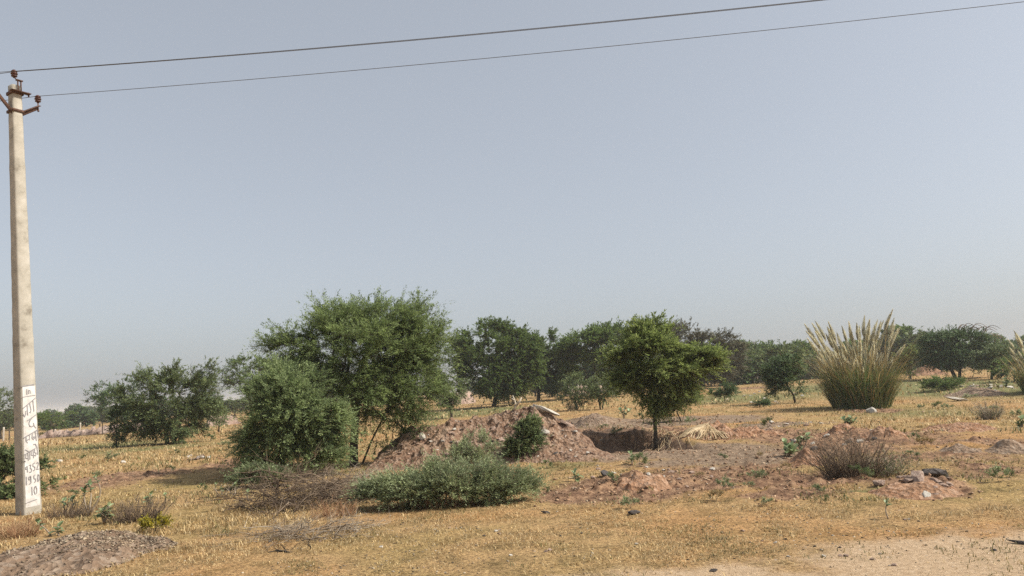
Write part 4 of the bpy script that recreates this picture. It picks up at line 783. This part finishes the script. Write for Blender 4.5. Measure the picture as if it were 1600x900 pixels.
heap('earth_heap', 'low red brown earth ridge below the rubble heap', 1500, 672, 46, .7, .16, MT['soil_orange'], 312, .04, lump=.9)
# heap of stone chips at the lower left
cC, fC, RC = heap('stone_chip_heap', 'grey brown heap of broken stone chips at the lower left', 120, 872, 118, 1.05, .22, MT['soil_grey'], 320, .02, lump=.7, pointy=False)
ch = [o for o in SC.objects if o.name == 'stone_chip_heap'][0]
rng = np.random.default_rng(9); n = 8000; a = rng.uniform(0, 6.28, n); q = np.sqrt(rng.random(n))*1.15; x = cC[0]+RC*q*np.cos(a); y = cC[1]+1.05*q*np.sin(a); m_ = fC(x, y); kp = m_ > -.02; kp &= (rng.random(n) < .12+.75*sm(y+.6*fbm(x*2, y*2, 5, 3), cC[1]-.1, cC[1]+.5)); x, y, m_ = x[kp], y[kp], m_[kp]; n = len(x)
z = H(x, y)+np.maximum(m_, 0)
A1 = nrm(rng.normal(size=(n, 3))*np.array([1, 1, .45])); A2 = nrm(np.cross(A1, rng.normal(size=(n, 3))*.45+np.array([0, 0, 1]))); A3 = np.cross(A1, A2)
sz = .007*(5.0**rng.random((n, 1))); c = np.stack([x, y, z+sz[:, 0]*.2], 1); V = np.stack([c+A1*sz, c+A2*sz*.6, c-A1*sz*.8, c-A2*sz*.5, c+A3*sz*.22+A1*sz*.2, c-A3*sz*.25], 1); i = np.arange(n)[:, None]*6
mb = MB(); mb.add(V, np.concatenate([i+np.array(t_) for t_ in ([0, 1, 4], [1, 2, 4], [2, 3, 4], [3, 0, 4], [1, 0, 5], [2, 1, 5], [3, 2, 5], [0, 3, 5])]))
MT['chips'] = leaf_mat('chips', [(.07, .048, .034), (.17, .125, .09), (.29, .225, .165), (.42, .35, .27)], 0, 0, .9)
tag(mb.obj('stone_chips', MT['chips'], ch), kind='stuff')

# ------------------------------------------------------------------ rocks
def rock_mesh(seed, mat, flat=.7):
    import bmesh
    rng = np.random.default_rng(seed); bm = bmesh.new(); bmesh.ops.create_icosphere(bm, subdivisions=4, radius=1); V = np.array([v.co[:] for v in bm.verts])
    V *= rng.uniform(.85, 1.15, 3)*np.array([1.15, .9, flat])
    for k in range(13):
        nn = nrm(rng.normal(size=3)); d = rng.uniform(.5, .82)*(.75 if abs(nn[2]) > .7 else 1); s = V @ nn - d; V = V - np.clip(s, 0, None)[:, None]*nn*.97
    V += nrm(V)*((fbm(V[:, 0]*3+V[:, 2]*2, V[:, 1]*3-V[:, 2]*1.7, seed, 5)-.5)*.16)[:, None]
    for v, c in zip(bm.verts, V): v.co = c
    me = bpy.data.meshes.new('rock'); bm.to_mesh(me); bm.free(); me.materials.append(MT[mat]); return me
RM = {m: [rock_mesh(400+i*7+len(m), m) for i in range(4)] for m in ('rock_pink', 'rock_pale', 'rock_dark')}
def rock(px, py, size, mat, label=None, group=None, sc=(1, 1, .7), name='rock', k=None, onm=False, p=None, rz=None, tilt=0, seed=0):
    rng = np.random.default_rng(int(px*7+py*13+seed)); k = rng.integers(4) if k is None else k
    if p is None: p = G(px, py)
    o = link(name, RM[mat][k], None, p); o.location.z += size*.12; s = size*.5
    o.scale = (s*sc[0], s*sc[1], s*sc[2]); o.rotation_euler = (rng.uniform(-.25, .25), tilt if tilt else rng.uniform(-.25, .25), rng.uniform(0, 6.28) if rz is None else rz)
    tag(o, label, 'rock', group); return o
def mp(px, py):     # a point on the mound's front face seen at px, py
    d = ray(px, py); t = np.linspace(14, 23, 1500); P = CP+d*t[:, None]; hh = H(P[:, 0], P[:, 1])+np.maximum(hm(P[:, 0], P[:, 1]), 0); b = P[:, 2] < hh
    return P[int(np.argmax(b))] if b.any() else G(px, py)
rock(850, 641, .78, 'rock_pale', 'long pale flat slab sloping down from the top of the soil mound', sc=(1.15, .5, .22), p=mp(850, 645), rz=-.2, tilt=.42, k=1)
rock(838, 637, .5, 'rock_pale', 'pinkish pale boulder resting behind the long slab on the mound top', sc=(1, .6, .4), p=mp(842, 642), rz=.1, tilt=.3, k=2)
rock(884, 662, .42, 'rock_pink', 'flat grey slab lying on the right shoulder of the soil mound', sc=(1, .6, .3), p=mp(884, 664), rz=0, tilt=.4, k=0)
rock(848, 676, .36, 'rock_pale', 'blocky buff stone halfway down the mound beside the dark shrub', sc=(1, .7, .6), p=mp(848, 678))
rock(662, 681, .3, 'rock_pale', 'upright pale block in the left part of the soil mound', sc=(.8, .7, 1), p=mp(660, 684))
rock(715, 695, .34, 'rock_pink', 'square pinkish block standing above the wide low shrub', sc=(1, .7, .7), p=mp(715, 697))
rock(765, 697, .26, 'rock_pale', 'pale stone at the lower middle of the mound', sc=(1, .7, .6), p=mp(767, 698))
rock(910, 707, .3, 'rock_pale', 'pale flat stone at the right foot of the mound beside the pit', sc=(1.1, .7, .4))
rock(885, 715, .26, 'rock_pale', 'chunky light stone at the mound foot left of the flat one', sc=(1, .8, .6))
rock(1361, 645, .62, 'rock_pale', 'pale triangular stone in front of the tall plume grass', sc=(1, .7, .75), k=1)
rock(1494, 627, .95, 'rock_pale', 'broad flat pale slab in front of the rubble heap', sc=(1.1, .6, .25), k=2, rz=.1)
rock(1578, 610, .5, 'rock_pale', 'rounded white stone right of the rubble heap', sc=(1, .7, .7))
rock(1464, 748, .5, 'rock_dark', 'blackened stone lying above the low clay pile', sc=(1.1, .7, .6), k=3, rz=.2)
rock(1436, 765, .42, 'rock_pink', 'orange tinted slab tilted on the low clay pile', sc=(1.1, .6, .3), tilt=.4, k=1)
rock(1450, 778, .26, 'rock_pale', 'pale grey angular stone at the front of the low clay pile', sc=(1.1, .5, .35), tilt=.35)
rock(945, 746, .36, 'rock_dark', 'dark grey flat rock in the grass below the pit', sc=(1.2, .6, .4), k=2)
rock(990, 804, .24, 'rock_dark', 'flat grey rock beside a green weed in the front grass', sc=(1.2, .6, .4), k=1)
rock(853, 801, .13, 'rock_dark', 'small dark stone alone on the grass right of the wide low shrub', sc=(1, .8, .5), k=0)
rock(1593, 850, .16, 'rock_dark', 'dark flat fragment on the sandy ground at the right edge', sc=(1.2, .5, .3), k=0)
rock(1113, 893, .07, 'rock_dark', 'tiny dark stone on the bare sand at the bottom', sc=(1.2, .8, .5), k=3)
rock(315, 722, .34, 'rock_pale', 'pale rough stone on the dry grass left of the pale bushy acacia', sc=(1, .8, .7))
rock(93, 722, .26, 'rock_pale', 'white stone in the grass just right of the utility pole', sc=(1, .8, .7))
rock(192, 723, .2, 'rock_pale', 'small white stone in the middle of the left dry field', sc=(1, .8, .7))
rock(1268, 686, .26, 'rock_dark', 'dark grey stone next to the broad leaved plant near the brown dry bush', sc=(1, .8, .6), p=G(1272, 705))
rng = np.random.default_rng(31)
k = 0
while k < 120:
    px, py = rng.uniform(618, 925), rng.uniform(634, 716); p = mp(px, py); m_ = float(hm(p[0], p[1]))
    if m_ < .03: continue
    s = rng.choice([.07, .1, .14, .2], p=[.4, .33, .2, .07])*rng.uniform(.8, 1.3)
    rock(px, py, s, rng.choice(['rock_pink', 'rock_pink', 'rock_pale', 'rock_dark'], p=[.4, .3, .2, .1]), 'angular stone among the many scattered over the soil mound', 'stones scattered over the soil mound', sc=(1, .8, .65), p=p, seed=k); k += 1
def scatter(n, px, py, rx, ry, smin, smax, mats, label, group, seed):
    rng = np.random.default_rng(seed)
    for k in range(n):
        a, q = rng.uniform(0, 6.28), math.sqrt(rng.random()); rock(px+rx*q*math.cos(a), py+ry*q*math.sin(a), rng.uniform(smin, smax), mats[k % len(mats)], label, group, seed=k, p=None if True else None)
def scatter_heap(n, px, py, rx, ry, smin, smax, mats, label, group, seed, f):
    rng = np.random.default_rng(seed)
    for k in range(n):
        a, q = rng.uniform(0, 6.28), math.sqrt(rng.random()); p = G(px+rx*q*math.cos(a), py+ry*q*math.sin(a)); rock(p[0]*50, p[1]*50, rng.uniform(smin, smax), mats[k % len(mats)], label, group, seed=k, p=p)
scatter(34, 1430, 768, 66, 10, .06, .2, ['rock_pink', 'rock_pink', 'rock_pink'], 'broken stone on the low clay pile near the black stone', 'broken stones on the low clay pile', 501)
scatter(22, 1528, 610, 52, 8, .12, .42, ['rock_pale', 'rock_pink', 'rock_pale'], 'pale stone strewn over the rubble heap at the right', 'stones on the rubble heap', 502)
scatter(22, 920, 696, 50, 14, .06, .2, ['rock_pink', 'rock_pale', 'rock_dark'], 'stone lying in the dug pit beside the mound', 'stones in the pit', 503)
scatter(26, 1330, 690, 120, 14, .06, .2, ['rock_pink', 'rock_dark', 'rock_pale'], 'small stone in the red dug earth before the plume grass', 'stones in the red dug earth', 504)
scatter(20, 1230, 668, 60, 6, .08, .22, ['rock_pink', 'rock_pale'], 'small stone on the grey gravel strip behind the root heap', 'stones on the grey gravel strip', 505)
scatter(14, 312, 718, 22, 7, .08, .2, ['rock_pale', 'rock_pink'], 'small pale stone near the rough stone on the left dry grass', 'small stones on the left dry grass', 506)
scatter(26, 1330, 850, 270, 40, .02, .06, ['rock_pink', 'rock_pale', 'rock_dark'], 'pebble on the bare sandy ground in the foreground', 'pebbles on the sandy ground', 507)
scatter(26, 700, 850, 300, 40, .02, .06, ['rock_pink', 'rock_pale', 'rock_dark'], 'pebble lying in the short dry grass in front', 'pebbles in the front grass', 508)
scatter(20, 1010, 745, 120, 20, .05, .14, ['rock_pink', 'rock_pale'], 'loose stone on the clay ground below the pit', 'loose stones below the pit', 509)
scatter(16, 1180, 618, 80, 14, .12, .3, ['rock_pale'], 'white stone dotted on the far dry field', 'white stones on the far dry field', 510)

def bits(name, label, n, r1, r2, smin, smax, cols, seed, prob):
    rng = np.random.default_rng(seed); th = np.radians(rng.uniform(-40, 40, n)); r = r1*(r2/r1)**rng.random(n); x = np.sin(th)*r; y = np.cos(th)*r
    kp = rng.random(n) < prob(x, y); x, y = x[kp], y[kp]; n = len(x); z = H(x, y)
    A1 = nrm(rng.normal(size=(n, 3))*np.array([1, 1, .3])); A2 = nrm(np.cross(A1, rng.normal(size=(n, 3))*.4+np.array([0, 0, 1]))); A3 = np.cross(A1, A2)
    sz = (smin*(smax/smin)**(rng.random(n)**2))[:, None]*(.6+y/25)[:, None]; c = np.stack([x, y, z+sz[:, 0]*.12], 1)
    V = np.stack([c+A1*sz, c+A2*sz*.7, c-A1*sz*.8, c-A2*sz*.6, c+A3*sz*.45+A1*sz*.2, c-A3*sz*.4], 1); i = np.arange(n)[:, None]*6
    mb = MB(); mb.add(V, np.concatenate([i+np.array(t_) for t_ in ([0, 1, 4], [1, 2, 4], [2, 3, 4], [3, 0, 4], [1, 0, 5], [2, 1, 5], [3, 2, 5], [0, 3, 5])]))
    tag(mb.obj(name, leaf_mat(name, cols, 0, 0, .95)), label, 'litter', kind='stuff')
bits('soil_clods', 'countless crumbled clods of red brown soil on the dug ground', 60000, 9, 45, .010, .05, [(.10, .055, .035), (.2, .115, .07), (.32, .2, .13), (.44, .33, .24)], 801, lambda x, y: np.clip(np.maximum(mask(REDW, x, y), mask(GREYW, x, y, 5)*.7)*1.2-.15+.4*(fbm(x*1.5, y*1.5, 3, 3)-.5), 0, 1))
bits('ground_litter', 'dark specks of dry litter and gravel lying in the grass', 26000, 5, 30, .006, .028, [(.06, .045, .03), (.13, .10, .07), (.25, .2, .15), (.5, .44, .36)], 802, lambda x, y: np.clip((fbm(x*.9, y*.9, 15, 4)-.42)*4, .04, .9))

# pale antler shaped dead branch on the mound
b0 = mp(804, 640); mb = MB()
for pts in ([(803, 641), (806, 633), (804, 625), (801, 618)], [(806, 634), (812, 627), (815, 621)], [(804, 626), (799, 622)]):
    P = np.array([W(x, y, b0[1])-b0 for x, y in pts]); mb.tube(P, np.linspace(.035, .014, len(P)), 6)
tag(mb.obj('dead_branch', MT['bone_wood'], None, b0), 'bleached forked dead branch sticking up from the mound top', 'branch')
# roots hanging into the pit are part of the sunlit acacia
rb_ = np.array(t13.location); mb = MB(); rng = np.random.default_rng(12)
for k in range(30):
    s0 = rng.choice(3, p=[.45, .3, .25]); px0, py0 = [(1024, 672), (1040, 676), (1060, 676)][s0]; px1 = px0+rng.normal()*34; py1 = rng.uniform(684, 708)
    p0, p1 = G(px0, py0), G(px1, py1); u = np.linspace(0, 1, 9)[:, None]; P = p0*(1-u)+p1*u + np.cumsum(rng.normal(size=(9, 3))*.035, 0); P[:, 2] = H(P[:, 0], P[:, 1])+.015+.10*np.sin(u[:, 0]*3.1)*rng.random()
    mb.tube(P-rb_, np.linspace(rng.uniform(.008, .018), .003, 9), 4, False)
mb.obj('exposed_roots', MT['root'], t13)

# ------------------------------------------------------------------ broad leaved milkweed plants
def milkweed(px, py, label, heads, Lf=.13, seed=0, nl=9, group=None, bare=0):
    base = G(px, py); Y = base[1]; root = thing('milkweed_plant', label, 'plant', base, group); rng = np.random.default_rng(seed); st = MB(); lf = MB()
    for hx, hy in heads:
        tip = W(hx, hy, Y+rng.uniform(-.1, .1))-base; u = np.linspace(0, 1, 8)[:, None]; side = nrm(np.array([rng.normal(), rng.normal()*.4, 0]))
        P = tip*u + side*np.sin(u*3.14)*np.linalg.norm(tip)*rng.uniform(.05, .22); P[:, 2] = tip[2]*(u[:, 0]**.85); st.tube(P, np.linspace(.014, .007, 8)*Lf/.13, 6)
        T = nrm(P[-1]-P[-3])
        for k in range(nl):
            t = 1-.055*k*(Lf/.13)*.6; p = P[-1]-T*k*.022*Lf/.13 if k < 7 else P[int(rng.integers(3, 7))]; az = k*1.57+rng.normal()*.4; el = .95-.12*k+rng.normal()*.2
            d = nrm(np.array([math.cos(az)*math.cos(el), math.sin(az)*math.cos(el), math.sin(el)])); s = nrm(np.cross(d, [0, 0, 1.])); up = np.cross(s, d); L = Lf*rng.uniform(.6, 1.1); wv = L*.33
            tt = np.array([0, .15, .4, .7, .92, 1]); ww = np.array([.12, .7, 1, .85, .4, .03])*wv; sp = p + d*(tt*L)[:, None] - np.array([0, 0, 1])*(tt**2*L*.22)[:, None]
            V = np.stack([sp-s*ww[:, None]+up*ww[:, None]*.3, sp, sp+s*ww[:, None]+up*ww[:, None]*.3], 1).reshape(-1, 3); i = np.arange(5)[:, None]*3
            lf.add(V, np.concatenate([i+np.array([0, 1, 4, 3]), i+np.array([1, 2, 5, 4])]))
    for k in range(bare):
        e = np.array([rng.normal()*.15, rng.normal()*.1, rng.uniform(.1, .3)]); st.tube([e*0, e*.5+rng.normal(size=3)*.02, e], [.008, .006, .004], 4)
    st.obj('stem', MT['twig_pale'], root, smooth=True); lf.obj('leaves', MT['leaf_succulent'], root, smooth=True)
milkweed(138, 806, 'tallest milkweed plant with a bent pale stem right of the utility pole', [(148, 745), (140, 757), (132, 764)], .12, 1, 8)
milkweed(104, 806, 'low milkweed with drooping grey green leaves between the pole and the bent stem', [(100, 782), (112, 780)], .12, 2, 8)
milkweed(163, 818, 'bushy milkweed with large cupped leaves above the stone chip heap', [(163, 795), (158, 800), (170, 790)], .13, 3, 10)
milkweed(80, 838, 'small milkweed rosette on a slanting stem nearest the foot of the pole', [(58, 816)], .10, 4, 8)
milkweed(92, 838, 'fresh light green milkweed rosette at the top edge of the chip heap', [(92, 822)], .12, 5, 10)
milkweed(232, 792, 'milkweed tuft with dark lower leaves in the grass right of the bent stem', [(236, 772), (228, 780)], .12, 6, 8)
milkweed(258, 786, 'small milkweed with two pale upper leaves beside the darker tuft', [(258, 772)], .11, 7, 6)
milkweed(346, 778, 'spindly milkweed with bare branching stems in the tree shadow', [(338, 756), (345, 762)], .09, 8, 6, bare=7)
milkweed(366, 776, 'milkweed with round light leaves in front of the dark tree shadow', [(368, 755), (362, 760)], .09, 9, 6, bare=4)
milkweed(388, 782, 'stubby yellowish milkweed at the right end of the tree shadow', [(388, 768)], .09, 10, 8)
milkweed(1232, 718, 'leafy milkweed left of the rounded brown dry bush', [(1226, 690), (1236, 695), (1228, 705), (1242, 702)], .17, 11, 10)
milkweed(1254, 708, 'taller pale milkweed behind the leafy one near the brown dry bush', [(1262, 680), (1256, 684), (1250, 690), (1246, 686)], .15, 12, 9, bare=6)
milkweed(1325, 664, 'low spreading milkweed on the red earth before the plume grass', [(1318, 655), (1330, 652), (1324, 657), (1336, 657)], .2, 13, 10)
milkweed(1388, 812, 'tiny upright milkweed sprout on the front grass at the right', [(1386, 786)], .08, 14, 5)
milkweed(1573, 612, 'distant pale milkweed on top of the rubble at the right', [(1570, 592), (1576, 597), (1572, 602)], .25, 15, 9)
milkweed(1597, 668, 'bright green milkweed cut by the right edge', [(1598, 655), (1592, 660)], .2, 16, 9)
milkweed(988, 728, 'thin milkweed stem standing on the track below the pit', [(985, 708), (990, 716)], .13, 17, 7)
milkweed(900, 752, 'pale leafed milkweed left of the dark grey flat rock', [(898, 738), (903, 742)], .12, 18, 9)
milkweed(975, 655, 'light green milkweed left of the sunlit acacia trunk', [(968, 640), (978, 636), (984, 642)], .22, 19, 10)

# ------------------------------------------------------------------ small weeds, copied
rng = np.random.default_rng(55); wp = []
for k, (lm, lb_) in enumerate([('leaf_olive', 'small dark olive weed tuft dotted over the field'), ('leaf_grey', 'small pale green weed dotted over the field'), ('straw', 'tuft of tall dry straw standing in the field')]):
    wp.append((plant('weed', lb_, 'weed', (0, 0, 0), [(0, 0, .16, .2, .2, .13)], lm, 700+k, n=13, leaf=(.045, .014), nleaf=9, twig=.14, ntwig=5, trunk_r=.007, seg=.08, up=.9, tipr=.003, group='weeds dotted over the field', bark='twig_pale', crown_name='leaves', twigr=.002), lb_))
used = set(); spots = [(328, 690), (1440, 640), (1480, 640), (958, 765), (1120, 785), (1095, 750), (1170, 760), (1200, 790), (1280, 775), (1290, 785), (820, 745), (870, 730), (855, 770), (985, 795), (930, 725), (1560, 755), (1580, 745), (150, 745), (60, 725), (130, 718), (880, 735)]
for k in range(80):
    spots.append((rng.uniform(-20, 1620), 618+rng.random()**1.6*165))
k = 0
for px, py in spots:
    if py < 608-(px-800)*.0524+14: continue
    p = G(px, py)
    if float(hm(p[0], p[1])) > 0 and 16.5 < p[1] < 21.5 and cw[0][0] < p[0] < cw[-1][0]: continue
    if float(road(p[0], p[1])) > .5: continue
    t = rng.choice(3, p=[.45, .3, .25]); s = rng.uniform(.35, .85)*(.45+p[1]/48)
    if t not in used: used.add(t); o = wp[t][0]; o.location = Vector([float(c) for c in p]); o.scale = (s, s, s)
    else: copy_tree(wp[t][0], p, rng.uniform(0, 6.28), (s*rng.uniform(.8, 1.5), s, s*rng.uniform(.6, 1.2)))

# ------------------------------------------------------------------ fence, walls
fp = []
for k, (px, py, hpx, wpx, mt, lab) in enumerate([(5, 689, 21, 3.0, 'post', 'pale fence post left of the utility pole with shade behind it'), (14, 688, 17, 1.8, 'post_dark', 'thin brown fence post beside the pale one left of the pole'), (86, 683, 12, 2.2, 'post', 'short white fence post under the flat topped acacia'),
        (124, 679, 18, 2.6, 'post', 'thick pale fence post out in the open field'), (156, 677, 15, 2.2, 'post_dark', 'dark fence post left of the dark thorn tree'), (160, 679, 20, 1.4, 'post_dark', 'thin tall brown fence post beside the dark one')]):
    p = G(px, py); s = p[1]/FPX; mb = MB(); hgt = hpx*s; u = np.linspace(0, 1, 6); rng = np.random.default_rng(k)
    P = np.stack([rng.normal()*.04*u, 0*u, -.2+u*(hgt+.2)], 1)+rng.normal(size=(6, 3))*.006; mb.tube(P, wpx*s*.5*np.array([1, .97, .95, .93, .92, .88]), 7); o = mb.obj('fence_post', MT[mt], None, p); tag(o, lab, 'fence post', 'fence posts on the left'); fp.append((p, hgt))
mb = MB(); fs = [fp[0], fp[2], fp[3], fp[4]]
for a in range(len(fs)-1):
    for f_ in (.45, .85):
        p0 = fs[a][0]+[0, 0, fs[a][1]*f_]; p1 = fs[a+1][0]+[0, 0, fs[a+1][1]*f_]; u = np.linspace(0, 1, 8)[:, None]; P = p0*(1-u)+p1*u; P[:, 2] -= .06*np.sin(u[:, 0]*3.14); mb.tube(P, .008, 4)
tag(mb.obj('fence_wire', MT['wire']), 'thin sagging wires strung between the fence posts at the left', 'fence wire')
for k, px in enumerate([858, 866, 874, 888, 903, 917, 931, 944]):
    p = at(px, 84+k*.5); mb = MB(); mb.tube([[0, 0, -.2], [.02, 0, .6], [0, 0, 1.35]], [.07, .065, .06], 6)
    tag(mb.obj('fence_post', MT['post_dark' if k < 3 else 'post'], None, p), 'thin distant fence post in the row beyond the forked tree', 'fence post', 'distant fence posts beyond the forked tree')
def wall(name, label, px0, px1, Y, h, mat, seed, thick=.8):
    p0, p1 = at(px0, Y), at(px1, Y*1.04); L = np.linalg.norm(p1-p0); n = int(L/.18); rng = np.random.default_rng(seed); mb = MB(); d = nrm((p1-p0)*np.array([1, 1, 0])); nn = np.array([-d[1], d[0], 0])
    u = np.linspace(0, 1, n); C = p0[None]*(1-u[:, None])+p1*u[:, None]; C[:, 2] = H(C[:, 0], C[:, 1]); prof = [(-.5, -.2), (-.48, .4), (-.3, .85), (0, 1), (.3, .85), (.48, .4), (.5, -.2)]
    V = np.zeros((n, 7, 3)); hh = h*(.65+.7*fbm(u*L/2.5, u*0+seed, seed, 4)); hh *= np.clip(np.minimum(u, 1-u)*12, .1, 1)
    for q, (a, b) in enumerate(prof): V[:, q] = C+nn*a*thick+np.outer(hh*b, [0, 0, 1])+rng.normal(size=(n, 3))*.11*(1 if b > 0 else 0)
    i = np.arange(n-1)[:, None, None]*7; j = np.arange(6)[None, :, None]; mb.add(V.reshape(-1, 3), np.concatenate([i+j, i+7+j, i+8+j, i+1+j], 2).reshape(-1, 4)); tag(mb.obj(name, MT[mat], smooth=False), label, 'stone wall')
wall('stone_wall', 'low pinkish rubble stone wall beyond the fence at the left', 64, 240, 76, .7, 'wall_stone', 1)
wall('stone_wall', 'pale stone wall glimpsed beyond the forked tree', 884, 968, 92, 1.2, 'wall_stone', 2)
wall('stone_wall', 'low whitish stone wall under the hazy trees at the right of the dusky thorn tree', 1128, 1205, 98, 1.2, 'wall_stone', 3)
wall('stone_wall', 'short pale stone bank between the tallest acacia and the round tree', 688, 736, 86, 1.5, 'wall_stone', 4, 1.6)
wall('stone_wall', 'pale stones in a line behind the small thin scrub tree', 322, 372, 74, .9, 'wall_stone', 5)

# ------------------------------------------------------------------ haze
m, t, o = mat_new('haze'); v = N(t, 'ShaderNodeVolumePrincipled'); v.inputs['Density'].default_value = .0005; v.inputs['Color'].default_value = (.97, .98, 1, 1); v.inputs['Anisotropy'].default_value = .25
t.links.new(v.outputs[0], o.inputs['Volume'])
mb = MB(); mb.box((0, 0, 6.5), (16000, 16000, 20)); hz = mb.obj('haze', m); tag(hz, 'thin pale haze lying over the field', 'haze', kind='stuff')
